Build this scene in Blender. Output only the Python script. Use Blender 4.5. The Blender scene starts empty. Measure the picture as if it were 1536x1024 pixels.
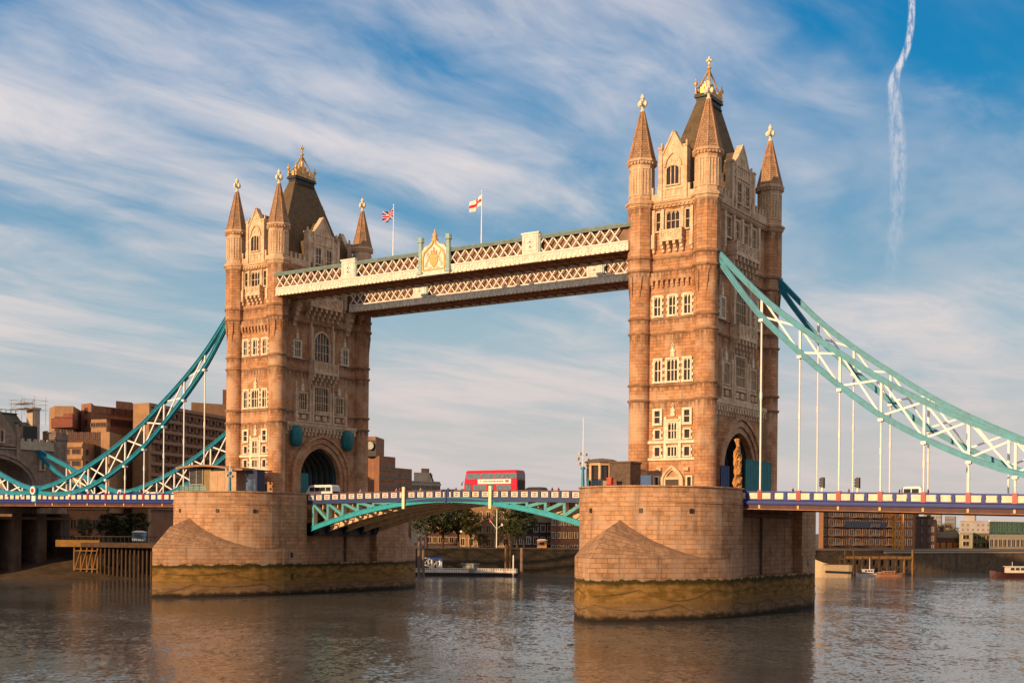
import bpy, bmesh, math, random
from mathutils import Vector, Matrix
random.seed(7)
R = math.radians
sc = bpy.context.scene
col = sc.collection

# ------------------------------------------------------------------ camera
CAM = Vector((121.21, -172.34, 11.6)); YAW = -0.587; ROLL = 0.010; F = 1884.07; HZ = 794.2
FW = Vector((math.sin(YAW), math.cos(YAW), 0)); RT0 = Vector((math.cos(YAW), -math.sin(YAW), 0)); UP0 = Vector((0, 0, 1))
RT = RT0*math.cos(ROLL) + UP0*math.sin(ROLL); UPV = -RT0*math.sin(ROLL) + UP0*math.cos(ROLL)
cd = bpy.data.cameras.new('camera'); cam = bpy.data.objects.new('camera', cd); col.objects.link(cam)
cd.sensor_width = 36; cd.lens = F/1536*36; cd.shift_y = (HZ-512)/1536; cd.clip_end = 20000; cd.clip_start = 1
m = Matrix.Identity(4)
for i in range(3):
    m[i][0] = RT[i]; m[i][1] = UPV[i]; m[i][2] = -FW[i]; m[i][3] = CAM[i]
cam.matrix_world = m
sc.camera = cam

# ------------------------------------------------------------------ light
SUN_AZ = R(-99); SUN_EL = R(12.5)          # direction TOWARDS the sun, azimuth from +x
S = Vector((math.cos(SUN_AZ)*math.cos(SUN_EL), math.sin(SUN_AZ)*math.cos(SUN_EL), math.sin(SUN_EL)))
sd = bpy.data.lights.new('sun', 'SUN'); sd.energy = 5.0; sd.angle = R(0.5); sd.color = (1.0, 0.655, 0.335)
so = bpy.data.objects.new('sun', sd); col.objects.link(so); so.rotation_euler = S.to_track_quat('Z', 'Y').to_euler()
sc.view_settings.view_transform = 'Standard'; sc.view_settings.look = 'None'; sc.view_settings.exposure = 0.08; sc.view_settings.gamma = 1

# ------------------------------------------------------------------ node helpers
class NT:
    def __init__(s, tree): s.t = tree; s.n = tree.nodes; s.l = tree.links
    def new(s, typ, **k):
        n = s.n.new(typ)
        for a, b in k.items(): setattr(n, a, b)
        return n
    def put(s, sock, v):
        if isinstance(v, bpy.types.NodeSocket): s.l.new(v, sock)
        else: sock.default_value = v
    def math(s, op, a, b=None, c=None, clamp=False):
        n = s.new('ShaderNodeMath', operation=op, use_clamp=clamp)
        s.put(n.inputs[0], a)
        if b is not None: s.put(n.inputs[1], b)
        if c is not None: s.put(n.inputs[2], c)
        return n.outputs[0]
    def vmath(s, op, a, b=None):
        n = s.new('ShaderNodeVectorMath', operation=op)
        s.put(n.inputs[0], a)
        if b is not None: s.put(n.inputs[1], b)
        return n.outputs['Value'] if op in ('DOT_PRODUCT', 'LENGTH') else n.outputs[0]
    def mix(s, f, a, b, typ='MIX'):
        n = s.new('ShaderNodeMix', data_type='RGBA', blend_type=typ)
        s.put(n.inputs[0], f); s.put(n.inputs[6], a if isinstance(a, bpy.types.NodeSocket) else (*a, 1)[:4]); s.put(n.inputs[7], b if isinstance(b, bpy.types.NodeSocket) else (*b, 1)[:4])
        return n.outputs[2]
    def noise(s, vec, scale, detail=3, rough=0.5, dist=0.0):
        n = s.new('ShaderNodeTexNoise'); s.put(n.inputs['Vector'], vec)
        n.inputs['Scale'].default_value = scale; n.inputs['Detail'].default_value = detail; n.inputs['Roughness'].default_value = rough; n.inputs['Distortion'].default_value = dist
        return n.outputs[0]
    def ramp(s, f, stops, interp='LINEAR'):
        n = s.new('ShaderNodeValToRGB'); n.color_ramp.interpolation = interp; s.put(n.inputs[0], f)
        e = n.color_ramp.elements
        while len(e) < len(stops): e.new(0.5)
        for el, (p, c) in zip(e, stops):
            el.position = p; el.color = (*c, 1) if isinstance(c, (tuple, list)) else (c, c, c, 1)
        return n.outputs[0]
    def rng(s, v, a, b, c=0.0, d=1.0, smooth=True):
        n = s.new('ShaderNodeMapRange', interpolation_type='SMOOTHSTEP' if smooth else 'LINEAR')
        s.put(n.inputs[0], v)
        for i, x in enumerate((a, b, c, d)): n.inputs[i+1].default_value = x
        return n.outputs[0]
    def comb(s, x, y, z):
        n = s.new('ShaderNodeCombineXYZ')
        for i, v in enumerate((x, y, z)): s.put(n.inputs[i], v)
        return n.outputs[0]
    def sep(s, v):
        n = s.new('ShaderNodeSeparateXYZ'); s.put(n.inputs[0], v); return n.outputs

# ------------------------------------------------------------------ sky
w = bpy.data.worlds.new("World"); sc.world = w; w.use_nodes = True
def build_sky():
    t = NT(w.node_tree); t.n.clear()
    out = t.new('ShaderNodeOutputWorld'); bg = t.new('ShaderNodeBackground'); t.l.new(bg.outputs[0], out.inputs[0])
    sky = t.new('ShaderNodeTexSky', sky_type='NISHITA'); sky.sun_disc = False; sky.sun_elevation = SUN_EL
    sky.sun_rotation = math.pi/2 - SUN_AZ; sky.air_density = 1.0; sky.dust_density = 1.2; sky.ozone_density = 1.5
    d = t.new('ShaderNodeTexCoord').outputs['Generated']
    x, y, z = t.sep(d)
    zc = t.math('MAXIMUM', z, 0.0)
    # photograph-like grade of the clear sky: deep teal blue high up, pale lilac grey low down, paler overhead as added fill
    grad = t.ramp(zc, [(0.0, (5.9, 5.3, 5.1)), (0.08, (5.2, 5.2, 5.2)), (0.155, (3.3, 4.7, 5.5)), (0.25, (0.9, 3.0, 5.0)), (0.33, (0.0, 2.2, 4.8)), (0.42, (0.0, 1.8, 4.4)), (0.6, (1.2, 2.0, 3.2)), (1.0, (2.6, 2.6, 2.8))])
    base = t.mix(0.92, sky.outputs[0], grad)
    # cirrus on a high flat layer, combed along the world y axis
    dz = t.math('ADD', zc, 0.06)
    px = t.math('DIVIDE', x, dz); py = t.math('DIVIDE', y, dz)
    warp = t.noise(t.comb(t.math('MULTIPLY', px, 0.5), t.math('MULTIPLY', py, 0.35), 3.1+3), 1.3, 3)
    pxw = t.math('ADD', px, t.math('MULTIPLY', warp, 0.9))
    streak = t.noise(t.comb(t.math('MULTIPLY', pxw, 1.5), t.math('MULTIPLY', py, 0.30), 0.7+3*3.3), 1.0, 6, 0.55, 0.3)
    fine = t.noise(t.comb(t.math('MULTIPLY', pxw, 3.4), t.math('MULTIPLY', py, 1.9), 5.0), 1.2, 5, 0.6, 0.5)
    big = t.noise(t.comb(t.math('MULTIPLY', px, 0.75), t.math('MULTIPLY', py, 0.42), 9.3+3*2.7), 1.1, 3)
    c = t.math('ADD', t.math('MULTIPLY', streak, 0.55), t.math('MULTIPLY', big, 0.42))
    c = t.math('ADD', c, t.math('MULTIPLY', fine, 0.20))
    c = t.math('ADD', c, t.rng(zc, 0.42, 0.75, 0.0, 0.16))  # extra cloud cover above the frame, added as warm fill light
    mask = t.rng(c, 0.50, 0.71)
    mask = t.math('MULTIPLY', mask, 0.88)
    veil = t.noise(t.comb(t.math('MULTIPLY', pxw, 0.9), t.math('MULTIPLY', py, 0.55), 21.0), 1.0, 5, 0.6, 0.4)
    mask = t.math('ADD', mask, t.math('MULTIPLY', t.rng(veil, 0.43, 0.68), 0.34), clamp=True)
    mask = t.math('MINIMUM', mask, 0.9)
    # contrail: a vertical ragged line standing in the south-east of the view
    fx = t.vmath('DOT_PRODUCT', d, tuple(FW)); rx = t.vmath('DOT_PRODUCT', d, tuple(RT0))
    a = t.math('DIVIDE', rx, t.math('MAXIMUM', fx, 0.05)); e = t.math('DIVIDE', z, t.math('MAXIMUM', fx, 0.05))
    wob = t.math('SUBTRACT', t.noise(t.comb(0.0, 0.0, e), 22.0, 3), 0.5)
    cv = t.ramp(t.math('MULTIPLY', e, 2.0), [(v, (a_-0.29)*30) for v, a_ in ((0.40, 0.3010), (0.446, 0.3003), (0.488, 0.3039), (0.531, 0.3037), (0.573, 0.3061), (0.637, 0.3031), (0.690, 0.3018), (0.711, 0.2985), (0.738, 0.3026), (0.769, 0.3104), (0.807, 0.3140), (0.849, 0.3143))], 'B_SPLINE')
    curve = t.math('ADD', t.math('DIVIDE', cv, 30.0), 0.29)
    off = t.math('ABSOLUTE', t.math('SUBTRACT', a, t.math('ADD', curve, t.math('MULTIPLY', wob, 0.003))))
    width = t.ramp(t.math('MULTIPLY', e, 2.0), [(0.3, 0.010), (0.5, 0.007), (0.62, 0.0080), (0.70, 0.0066), (0.74, 0.0042), (0.78, 0.0034), (0.9, 0.0030)])
    tr = t.math('MULTIPLY', t.math('SUBTRACT', 1.0, t.math('DIVIDE', off, width), clamp=True), 1.8, clamp=True)
    rag = t.rng(t.noise(t.comb(t.math('MULTIPLY', a, 260.0), 0.0, t.math('MULTIPLY', e, 85.0)), 1.0, 6, 0.7), 0.36, 0.62, 0.08, 1.0)
    strength = t.ramp(t.math('MULTIPLY', e, 2.0), [(0.38, 0.0), (0.48, 0.2), (0.60, 0.42), (0.69, 0.5), (0.735, 0.9), (0.77, 1.0), (0.9, 0.85)])
    tr = t.math('MULTIPLY', t.math('MULTIPLY', tr, rag), strength)
    tr = t.math('MULTIPLY', tr, t.math('GREATER_THAN', fx, 0.2))
    ccol = t.ramp(zc, [(0.0, (6.0, 5.3, 5.1)), (0.15, (7.2, 6.4, 6.2)), (0.35, (7.6, 7.1, 7.2)), (0.6, (6.4, 5.6, 5.1)), (1.0, (6.0, 5.0, 4.2))])  # high stops kept warm and bright as added fill from overhead
    colr = t.mix(mask, base, ccol)
    colr = t.mix(tr, colr, (7.6, 7.2, 7.4))
    t.l.new(colr, bg.inputs[0]); bg.inputs[1].default_value = 0.10
build_sky()

# ------------------------------------------------------------------ materials
MATS = {}
def mat(name, c, rough=0.7, var=0.15, scale=1.5, bump=0.0, metal=0.0, c2=None, spec=0.4, streak=0.0):
    if name in MATS: return MATS[name]
    M = bpy.data.materials.new(name); M.use_nodes = True; t = NT(M.node_tree)
    b = t.n['Principled BSDF']; pos = t.new('ShaderNodeNewGeometry').outputs['Position']
    n1 = t.noise(pos, scale, 5, 0.6)
    dark = tuple(v*(1-var) for v in c); lite = tuple(min(1, v*(1+var)) for v in c)
    f = t.rng(n1, 0.3, 0.7)
    cc = t.mix(f, dark, lite)
    if c2:
        n2 = t.rng(t.noise(pos, scale*0.35, 4, 0.65), 0.48, 0.66)
        cc = t.mix(t.math('MULTIPLY', n2, 0.8), cc, c2)
    if streak:
        s3 = t.sep(pos)
        sv = t.noise(t.comb(t.math('MULTIPLY', s3[0], 1.3), t.math('MULTIPLY', s3[1], 1.3), t.math('MULTIPLY', s3[2], 0.06)), 1.0, 4, 0.6)
        cc = t.mix(t.math('MULTIPLY', t.rng(sv, 0.5, 0.72), streak), cc, tuple(v*0.35 for v in c))
    t.put(b.inputs['Base Color'], cc); b.inputs['Roughness'].default_value = rough; b.inputs['Metallic'].default_value = metal
    b.inputs['Specular IOR Level'].default_value = spec
    if bump:
        bp = t.new('ShaderNodeBump'); bp.inputs['Strength'].default_value = bump; bp.inputs['Distance'].default_value = 0.05
        t.put(bp.inputs['Height'], t.noise(pos, scale*6, 4)); t.l.new(bp.outputs[0], b.inputs['Normal'])
    MATS[name] = M; return M

def stone(name, c1, c2, mortar, bw, rh, ms=0.03, dirt=0.5, dirtcol=(0.10, 0.065, 0.045), tide=False, bump=0.5, tint=None, courses=()):
    if name in MATS: return MATS[name]
    M = bpy.data.materials.new(name); M.use_nodes = True; t = NT(M.node_tree)
    b = t.n['Principled BSDF']; pos = t.new('ShaderNodeNewGeometry').outputs['Position']
    uv = t.new('ShaderNodeUVMap').outputs[0]
    br = t.new('ShaderNodeTexBrick'); t.l.new(uv, br.inputs['Vector'])
    br.inputs['Color1'].default_value = (*c1, 1); br.inputs['Color2'].default_value = (*c2, 1); br.inputs['Mortar'].default_value = (*mortar, 1)
    br.inputs['Scale'].default_value = 1; br.inputs['Mortar Size'].default_value = ms; br.inputs['Mortar Smooth'].default_value = 0.3
    br.inputs['Brick Width'].default_value = bw; br.inputs['Row Height'].default_value = rh; br.inputs['Bias'].default_value = 0.0
    cc = br.outputs['Color']
    g = t.noise(pos, 0.9, 6, 0.65)
    cc = t.mix(0.7, cc, t.ramp(g, [(0.28, 0.5), (0.5, 1.0), (0.75, 1.32)]), 'MULTIPLY')
    if tint:
        cc = t.mix(t.math('MULTIPLY', t.rng(t.noise(pos, 0.35, 3), 0.45, 0.65), 0.7), cc, tint)
    s3 = t.sep(pos)
    sv = t.noise(t.comb(t.math('MULTIPLY', s3[0], 0.9), t.math('MULTIPLY', s3[1], 0.9), t.math('MULTIPLY', s3[2], 0.10)), 1.0, 5, 0.65)
    cc = t.mix(t.math('MULTIPLY', t.rng(sv, 0.47, 0.75), dirt), cc, dirtcol)
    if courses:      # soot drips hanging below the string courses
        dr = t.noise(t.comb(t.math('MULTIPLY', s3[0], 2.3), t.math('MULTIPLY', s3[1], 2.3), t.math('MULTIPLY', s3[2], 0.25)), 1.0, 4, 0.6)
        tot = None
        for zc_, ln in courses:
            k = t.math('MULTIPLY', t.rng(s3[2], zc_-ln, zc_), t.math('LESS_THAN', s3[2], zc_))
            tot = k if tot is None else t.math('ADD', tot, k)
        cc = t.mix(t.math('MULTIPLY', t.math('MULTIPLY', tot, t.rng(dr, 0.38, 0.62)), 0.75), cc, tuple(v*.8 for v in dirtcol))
        pale = t.rng(t.noise(pos, 0.22, 4, 0.6), 0.55, 0.72)
        cc = t.mix(t.math('MULTIPLY', pale, 0.35), cc, (0.62, 0.40, 0.26))
    if tide:
        wz = t.math('ADD', s3[2], t.math('MULTIPLY', t.math('SUBTRACT', t.noise(pos, 0.7, 6, 0.7), 0.5), 1.7))
        n2 = t.noise(t.comb(t.math('MULTIPLY', s3[0], 0.5), t.math('MULTIPLY', s3[1], 0.5), t.math('MULTIPLY', s3[2], 1.2)), 1.0, 5, 0.6)
        weed = t.mix(t.rng(n2, 0.35, 0.65), (0.17, 0.090, 0.014), (0.34, 0.18, 0.05))
        low = t.mix(t.rng(wz, 1.0, 3.2), t.mix(t.rng(n2, 0.4, 0.6), (0.27, 0.16, 0.08), (0.16, 0.09, 0.04)), weed)
        low = t.mix(t.rng(wz, 0.3, 1.0), (0.025, 0.016, 0.009), low)
        low = t.mix(t.math('MULTIPLY', t.rng(wz, 4.3, 5.0), 0.92), low, (0.045, 0.036, 0.006))
        low = t.mix(0.45, low, cc, 'MULTIPLY') if False else low
        cc = t.mix(t.rng(wz, 5.25, 5.45), low, cc)
    t.put(b.inputs['Base Color'], cc); b.inputs['Roughness'].default_value = 0.85; b.inputs['Specular IOR Level'].default_value = 0.25
    bp = t.new('ShaderNodeBump'); bp.inputs['Strength'].default_value = bump; bp.inputs['Distance'].default_value = 0.06
    hgt = t.math('ADD', t.math('MULTIPLY', br.outputs['Fac'], -1.0), t.math('MULTIPLY', t.noise(pos, 5.0, 4), 0.6))
    t.put(bp.inputs['Height'], hgt); t.l.new(bp.outputs[0], b.inputs['Normal'])
    MATS[name] = M; return M

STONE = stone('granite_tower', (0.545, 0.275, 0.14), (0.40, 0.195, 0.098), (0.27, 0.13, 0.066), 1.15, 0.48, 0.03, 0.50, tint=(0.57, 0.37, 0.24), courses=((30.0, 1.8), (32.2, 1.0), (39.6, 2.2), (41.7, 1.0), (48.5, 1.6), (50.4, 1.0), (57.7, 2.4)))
PIER = stone('granite_pier', (0.53, 0.295, 0.165), (0.39, 0.21, 0.115), (0.24, 0.13, 0.07), 1.5, 0.62, 0.03, 0.58, tide=True, bump=0.7, tint=(0.48, 0.31, 0.21))
ROOFSTONE = stone('granite_cutwater_cap', (0.42, 0.24, 0.135), (0.33, 0.185, 0.105), (0.20, 0.11, 0.06), 1.5, 0.62, 0.03, 0.5, bump=0.7)
SPIRE = stone('spire_stone', (0.43, 0.26, 0.15), (0.32, 0.19, 0.11), (0.22, 0.13, 0.08), 0.55, 0.36, 0.05, 0.35)
SLATE = stone('slate', (0.17, 0.115, 0.065), (0.13, 0.088, 0.05), (0.08, 0.055, 0.035), 0.35, 0.28, 0.03, 0.3, dirtcol=(0.16, 0.12, 0.07), bump=0.3)
TRIM = mat('portland_stone', (0.66, 0.48, 0.32), 0.8, 0.20, 1.2, 0.35, c2=(0.46, 0.30, 0.18), streak=0.35)
STONEUP = stone('pale_granite_tower', (0.64, 0.41, 0.24), (0.54, 0.33, 0.19), (0.38, 0.22, 0.12), 1.0, 0.48, 0.03, 0.36, tint=(0.66, 0.48, 0.32))
COURSE = mat('weathered_course', (0.33, 0.18, 0.10), .85, .3, 1.2, .3, c2=(.20, .11, .065))
TRIMW = mat('white_stone', (0.74, 0.63, 0.48), 0.8, 0.14, 1.6, 0.25)
GLASS = mat('dark_glass', (0.035, 0.025, 0.02), 0.12, 0.3, 3.0, spec=0.6)
TEAL = mat('teal_paint', (0.016, 0.24, 0.36), 0.45, 0.18, 1.2, streak=0.4)
TEALS = mat('teal_paint_pale', (0.22, 0.36, 0.30), 0.5, 0.15, 1.0, streak=0.3)
BLUE = mat('blue_paint', (0.012, 0.030, 0.20), 0.55, 0.15, 1.0, streak=0.3)
REDP = mat('red_paint', (0.30, 0.018, 0.025), 0.4, 0.1)
CREAM = mat('cream_paint', (0.72, 0.60, 0.44), 0.55, 0.10, 1.5, streak=0.18)
WHITE = mat('white_paint', (0.80, 0.77, 0.72), 0.45, 0.06, 2.0)
IRON = mat('dark_iron', (0.022, 0.02, 0.02), 0.5, 0.2)
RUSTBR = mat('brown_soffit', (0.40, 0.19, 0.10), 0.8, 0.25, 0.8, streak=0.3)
MAROON = mat('maroon_girder', (0.075, 0.025, 0.03), 0.6, 0.25, 0.8, streak=0.3)
GOLD = mat('gilding', (0.66, 0.40, 0.14), 0.4, 0.2, metal=0.5)
ASPH = mat('asphalt', (0.05, 0.047, 0.045), 0.9, 0.2)
GIRD = mat('girder_buff', (0.64, 0.46, 0.30), 0.7, 0.2, 0.9, streak=0.4)

# ------------------------------------------------------------------ mesh builder
class MB:
    def __init__(s): s.v = []; s.f = []; s.mi = []; s.sm = []; s.uv = []; s.m = 0; s.smooth = False; s.T = None
    def add(s, pts, faces, uvs=None):
        b = len(s.v)
        for p in pts:
            p = Vector(p); s.v.append(s.T @ p if s.T else p)
        for i, f in enumerate(faces):
            s.f.append([b+k for k in f]); s.mi.append(s.m); s.sm.append(s.smooth); s.uv.append(uvs[i] if uvs else None)
        return s
    def box(s, x0, x1, y0, y1, z0, z1):
        p = [(x, y, z) for z in (z0, z1) for y in (y0, y1) for x in (x0, x1)]
        return s.add(p, [(0, 2, 3, 1), (4, 5, 7, 6), (0, 1, 5, 4), (2, 6, 7, 3), (0, 4, 6, 2), (1, 3, 7, 5)])
    def bar(s, a, b, wd, ht=None, up=(0, 0, 1)):
        a = Vector(a); b = Vector(b); ht = ht or wd; d = (b-a).normalized(); u = Vector(up)
        if abs(d.dot(u)) > 0.98: u = Vector((1, 0, 0))
        sx = d.cross(u).normalized()*wd/2; sz = sx.cross(d).normalized()*ht/2
        p = [q+i*sx+j*sz for q in (a, b) for i, j in ((-1, -1), (1, -1), (1, 1), (-1, 1))]
        return s.add(p, [(0, 1, 2, 3), (7, 6, 5, 4), (0, 4, 5, 1), (1, 5, 6, 2), (2, 6, 7, 3), (3, 7, 4, 0)])
    def path(s, pts, wd, ht, up=(0, 1, 0)):
        # rectangular section swept along pts; wd across 'up' direction (kept), ht in the curve's plane
        u = Vector(up); P = [Vector(p) for p in pts]; ring = []
        for i, p in enumerate(P):
            d = (P[min(i+1, len(P)-1)]-P[max(i-1, 0)]).normalized(); n = d.cross(u).normalized()
            ring += [p+u*wd/2+n*ht/2, p-u*wd/2+n*ht/2, p-u*wd/2-n*ht/2, p+u*wd/2-n*ht/2]
        fs = []
        for i in range(len(P)-1):
            for k in range(4): a = i*4+k; b2 = i*4+(k+1) % 4; fs.append((a, b2, b2+4, a+4))
        e = (len(P)-1)*4; fs += [(3, 2, 1, 0), (e, e+1, e+2, e+3)]
        return s.add(ring, fs)
    def cyl(s, a, b, r0, r1=None, n=12, cap=True):
        a = Vector(a); b = Vector(b); r1 = r0 if r1 is None else r1; d = (b-a).normalized()
        u = Vector((0, 0, 1)) if abs(d.z) < 0.9 else Vector((1, 0, 0)); e1 = d.cross(u).normalized(); e2 = d.cross(e1)
        p = []
        for c, r in ((a, r0), (b, r1)):
            for k in range(n): t = 2*math.pi*k/n; p.append(c+(e1*math.cos(t)+e2*math.sin(t))*r)
        sm = s.smooth; s.smooth = n > 8 or sm
        s.add(p, [(k, (k+1) % n, n+(k+1) % n, n+k) for k in range(n)]); s.smooth = sm
        if cap: s.add(p, [tuple(range(n-1, -1, -1)), tuple(range(n, 2*n))])
        return s
    def lathe(s, c, prof, n=16, rot=0.0, cap=True, sx=1.0, sy=1.0):
        cx, cy = c[0], c[1]; cz = c[2] if len(c) > 2 else 0
        pts = []; fs = []; uvs = []
        for r, z in prof:
            for k in range(n):
                t = rot+2*math.pi*k/n; pts.append((cx+r*math.cos(t)*sx, cy+r*math.sin(t)*sy, cz+z))
        for i in range(len(prof)-1):
            for k in range(n):
                a = i*n+k; b = i*n+(k+1) % n; fs.append((a, b, b+n, a+n))
                ra = max(prof[i][0], 0.3)
                w0 = 2*math.pi*1.7*k/n; w1 = 2*math.pi*1.7*(k+1)/n
                uvs.append([(w0, cz+prof[i][1]), (w1, cz+prof[i][1]), (w1, cz+prof[i+1][1]), (w0, cz+prof[i+1][1])])
        s.add(pts, fs, uvs)
        if cap: s.add(pts, [tuple(range(n-1, -1, -1)), tuple(range((len(prof)-1)*n, len(prof)*n))])
        return s
    def prism(s, poly, z0, z1, cap=True, top=None):
        # poly: list of (x,y) CCW ; top: other outline for sloping sides
        n = len(poly); top = top or poly
        p = [(x, y, z0) for x, y in poly]+[(x, y, z1) for x, y in top]; L = [0.0]
        for i in range(n): L.append(L[-1]+math.dist(poly[i], poly[(i+1) % n]))
        h = z1-z0 if top is poly else z1-z0
        fs = [(k, (k+1) % n, n+(k+1) % n, n+k) for k in range(n)]
        s.add(p, fs, [[(L[k], z0), (L[k+1], z0), (L[k+1], z1), (L[k], z1)] for k in range(n)])
        if cap: s.add(p, [tuple(range(n-1, -1, -1)), tuple(range(n, 2*n))])
        return s
    def slab(s, outline, y0, y1):
        # outline in local (x,z), extruded along y from y0 (outer/front) to y1
        n = len(outline); p = [(x, y0, z) for x, z in outline]+[(x, y1, z) for x, z in outline]
        return s.add(p, [tuple(range(n)), tuple(range(2*n-1, n-1, -1))]+[(k, n+k, n+(k+1) % n, (k+1) % n) for k in range(n)])
    def tri(s, pts): return s.add(pts, [tuple(range(len(pts)))])
    def build(s, name, mats, parent=None, loc=None, kind=None):
        o_ = org(parent) if parent else Vector(loc or (0, 0, 0))
        me = bpy.data.meshes.new(name)
        me.from_pydata([tuple(v-o_) for v in s.v], [], s.f)
        for mm in (mats if isinstance(mats, (list, tuple)) else [mats]): me.materials.append(mm)
        me.polygons.foreach_set('material_index', s.mi); me.polygons.foreach_set('use_smooth', s.sm)
        bm = bmesh.new(); bm.from_mesh(me); bm.faces.ensure_lookup_table()
        lay = bm.loops.layers.uv.new('UVMap')
        for i, f in enumerate(bm.faces):
            u = s.uv[i] if i < len(s.uv) else None
            if u:
                for l, q in zip(f.loops, u): l[lay].uv = q
            else:
                f.normal_update(); n = f.normal
                if abs(n.z) < 0.9:
                    tx = Vector((-n.y, n.x, 0)).normalized(); tz = n.cross(tx)
                    for l in f.loops: co = l.vert.co+o_; l[lay].uv = (co.dot(tx), co.dot(tz) if abs(n.z) > 0.2 else co.z)
                else:
                    for l in f.loops: l[lay].uv = (l.vert.co.x, l.vert.co.y)
        auto = [f for i, f in enumerate(bm.faces) if not s.uv[i]]
        bmesh.ops.recalc_face_normals(bm, faces=bm.faces)
        bm.to_mesh(me); bm.free()
        o = bpy.data.objects.new(name, me); col.objects.link(o)
        if parent: o.parent = parent
        else: o.location = o_
        ORG[o.name] = o_
        if kind: o['kind'] = kind
        return o
ORG = {}
def org(o): return ORG[o.name]
def tag(o, label, cat, group=None):
    o['label'] = label; o['category'] = cat
    if group: o['group'] = group
    return o
def thing(name, loc, label, cat, group=None):
    o = bpy.data.objects.new(name, None); col.objects.link(o); o.location = loc; o.empty_display_size = 0.5; ORG[o.name] = Vector(loc)
    return tag(o, label, cat, group)
def copy_tree(o, parent=None):
    c = o.copy(); col.objects.link(c); ORG[c.name] = ORG[o.name]
    if parent: c.parent = parent
    for ch in list(o.children): copy_tree(ch, c)
    return c
def px(u, v, Z):
    return CAM + FW*Z + RT*((u-768)/F*Z) + UPV*((HZ-v)/F*Z)
def gp(u, Z):
    p = px(u, HZ, Z); return (p.x, p.y)
def pz(u, v, Z): return px(u, v, Z).z
def interp(tab, x):
    for (a, b), (c, d) in zip(tab, tab[1:]):
        if x <= c: return b+(d-b)*(x-a)/(c-a)
    return tab[-1][1]
def smooth_interp(tab, x):
    # Catmull-Rom through the table
    n = len(tab)
    for i in range(n-1):
        if x <= tab[i+1][0] or i == n-2:
            x0, y0 = tab[i]; x1, y1 = tab[i+1]; h = x1-x0; t = (x-x0)/h
            m0 = (tab[i+1][1]-tab[i-1][1])/(tab[i+1][0]-tab[i-1][0]) if i > 0 else (y1-y0)/h
            m1 = (tab[i+2][1]-y0)/(tab[i+2][0]-x0) if i < n-2 else (y1-y0)/h
            return (2*t**3-3*t*t+1)*y0+(t**3-2*t*t+t)*h*m0+(-2*t**3+3*t*t)*y1+(t**3-t*t)*h*m1


# ------------------------------------------------------------------ setting: river, ground
def water_mat():
    M = bpy.data.materials.new('river_water'); M.use_nodes = True; t = NT(M.node_tree); b = t.n['Principled BSDF']
    pos = t.new('ShaderNodeNewGeometry').outputs['Position']; x, y, z = t.sep(pos)
    patch = t.noise(t.comb(t.math('MULTIPLY', x, 0.02), t.math('MULTIPLY', y, 0.05), 0.0), 1.0, 4, 0.6)
    b.inputs['Base Color'].default_value = (0.085, 0.058, 0.042, 1)
    t.put(b.inputs['Base Color'], t.mix(t.rng(patch, 0.35, 0.65), (0.078, 0.074, 0.068), (0.120, 0.120, 0.118)))
    b.inputs['Roughness'].default_value = 0.10; b.inputs['IOR'].default_value = 1.33
    def ripple(sx, sy, seed, det, rough, dist):
        # slopes straight from coloured noise, so the chop keeps its strength far away
        u = t.math('ADD', t.math('MULTIPLY', x, 0.83), t.math('MULTIPLY', y, 0.55)); v = t.math('SUBTRACT', t.math('MULTIPLY', y, 0.83), t.math('MULTIPLY', x, 0.55))
        n = t.new('ShaderNodeTexNoise'); t.put(n.inputs['Vector'], t.comb(t.math('MULTIPLY', u, sx), t.math('MULTIPLY', v, sy), seed))
        n.inputs['Scale'].default_value = 1; n.inputs['Detail'].default_value = det; n.inputs['Roughness'].default_value = rough; n.inputs['Distortion'].default_value = dist
        return t.vmath('SUBTRACT', n.outputs['Color'], (0.5, 0.5, 0.5))
    amp = t.rng(patch, 0.32, 0.68, 0.45, 1.3)
    sl = t.vmath('ADD', t.vmath('MULTIPLY', ripple(0.60, 0.30, 1.0, 5, 0.7, 0.6), (0.19, 0.19, 0)), t.vmath('MULTIPLY', ripple(2.4, 1.3, 7.0, 4, 0.7, 0.3), (0.36, 0.36, 0)))
    sl = t.vmath('ADD', sl, t.vmath('MULTIPLY', ripple(0.045, 0.02, 3.0, 3, 0.5, 0.5), (0.10, 0.10, 0)))
    sc_ = t.new('ShaderNodeVectorMath', operation='SCALE'); t.put(sc_.inputs[0], sl); t.put(sc_.inputs['Scale'], amp)
    nn = t.vmath('NORMALIZE', t.vmath('ADD', sc_.outputs[0], (0, 0, 1)))
    t.l.new(nn, b.inputs['Normal'])
    return M
WATER = water_mat()
b = MB(); b.add([(-4000, -1500, 0), (5000, -1500, 0), (5000, 6000, 0), (-4000, 6000, 0)], [(0, 1, 2, 3)])
b.build('river', WATER, kind='structure')

GROUND = mat('ground_soil', (0.09, 0.075, 0.055), 0.95, 0.3, 0.05)
MUD = mat('foreshore_mud', (0.115, 0.075, 0.045), 0.7, 0.3, 0.4, 0.4, c2=(0.07, 0.05, 0.03))
BANK = [(-420, -160), (-215, -75), (-150, -14), (-123, 8), (-104, 30), (-76, 84), (-59, 110), (8, 192), (22, 226), (38, 252), (150, 430), (900, 1500)]
far = [(3500, 3200), (3000, 5800), (-3600, 5800), (-3600, -400)]
b = MB(); n = len(BANK+far); b.add([(x, y, 6.4) for x, y in BANK+far], [tuple(range(n))]); b.build('ground', GROUND, kind='structure')
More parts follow.
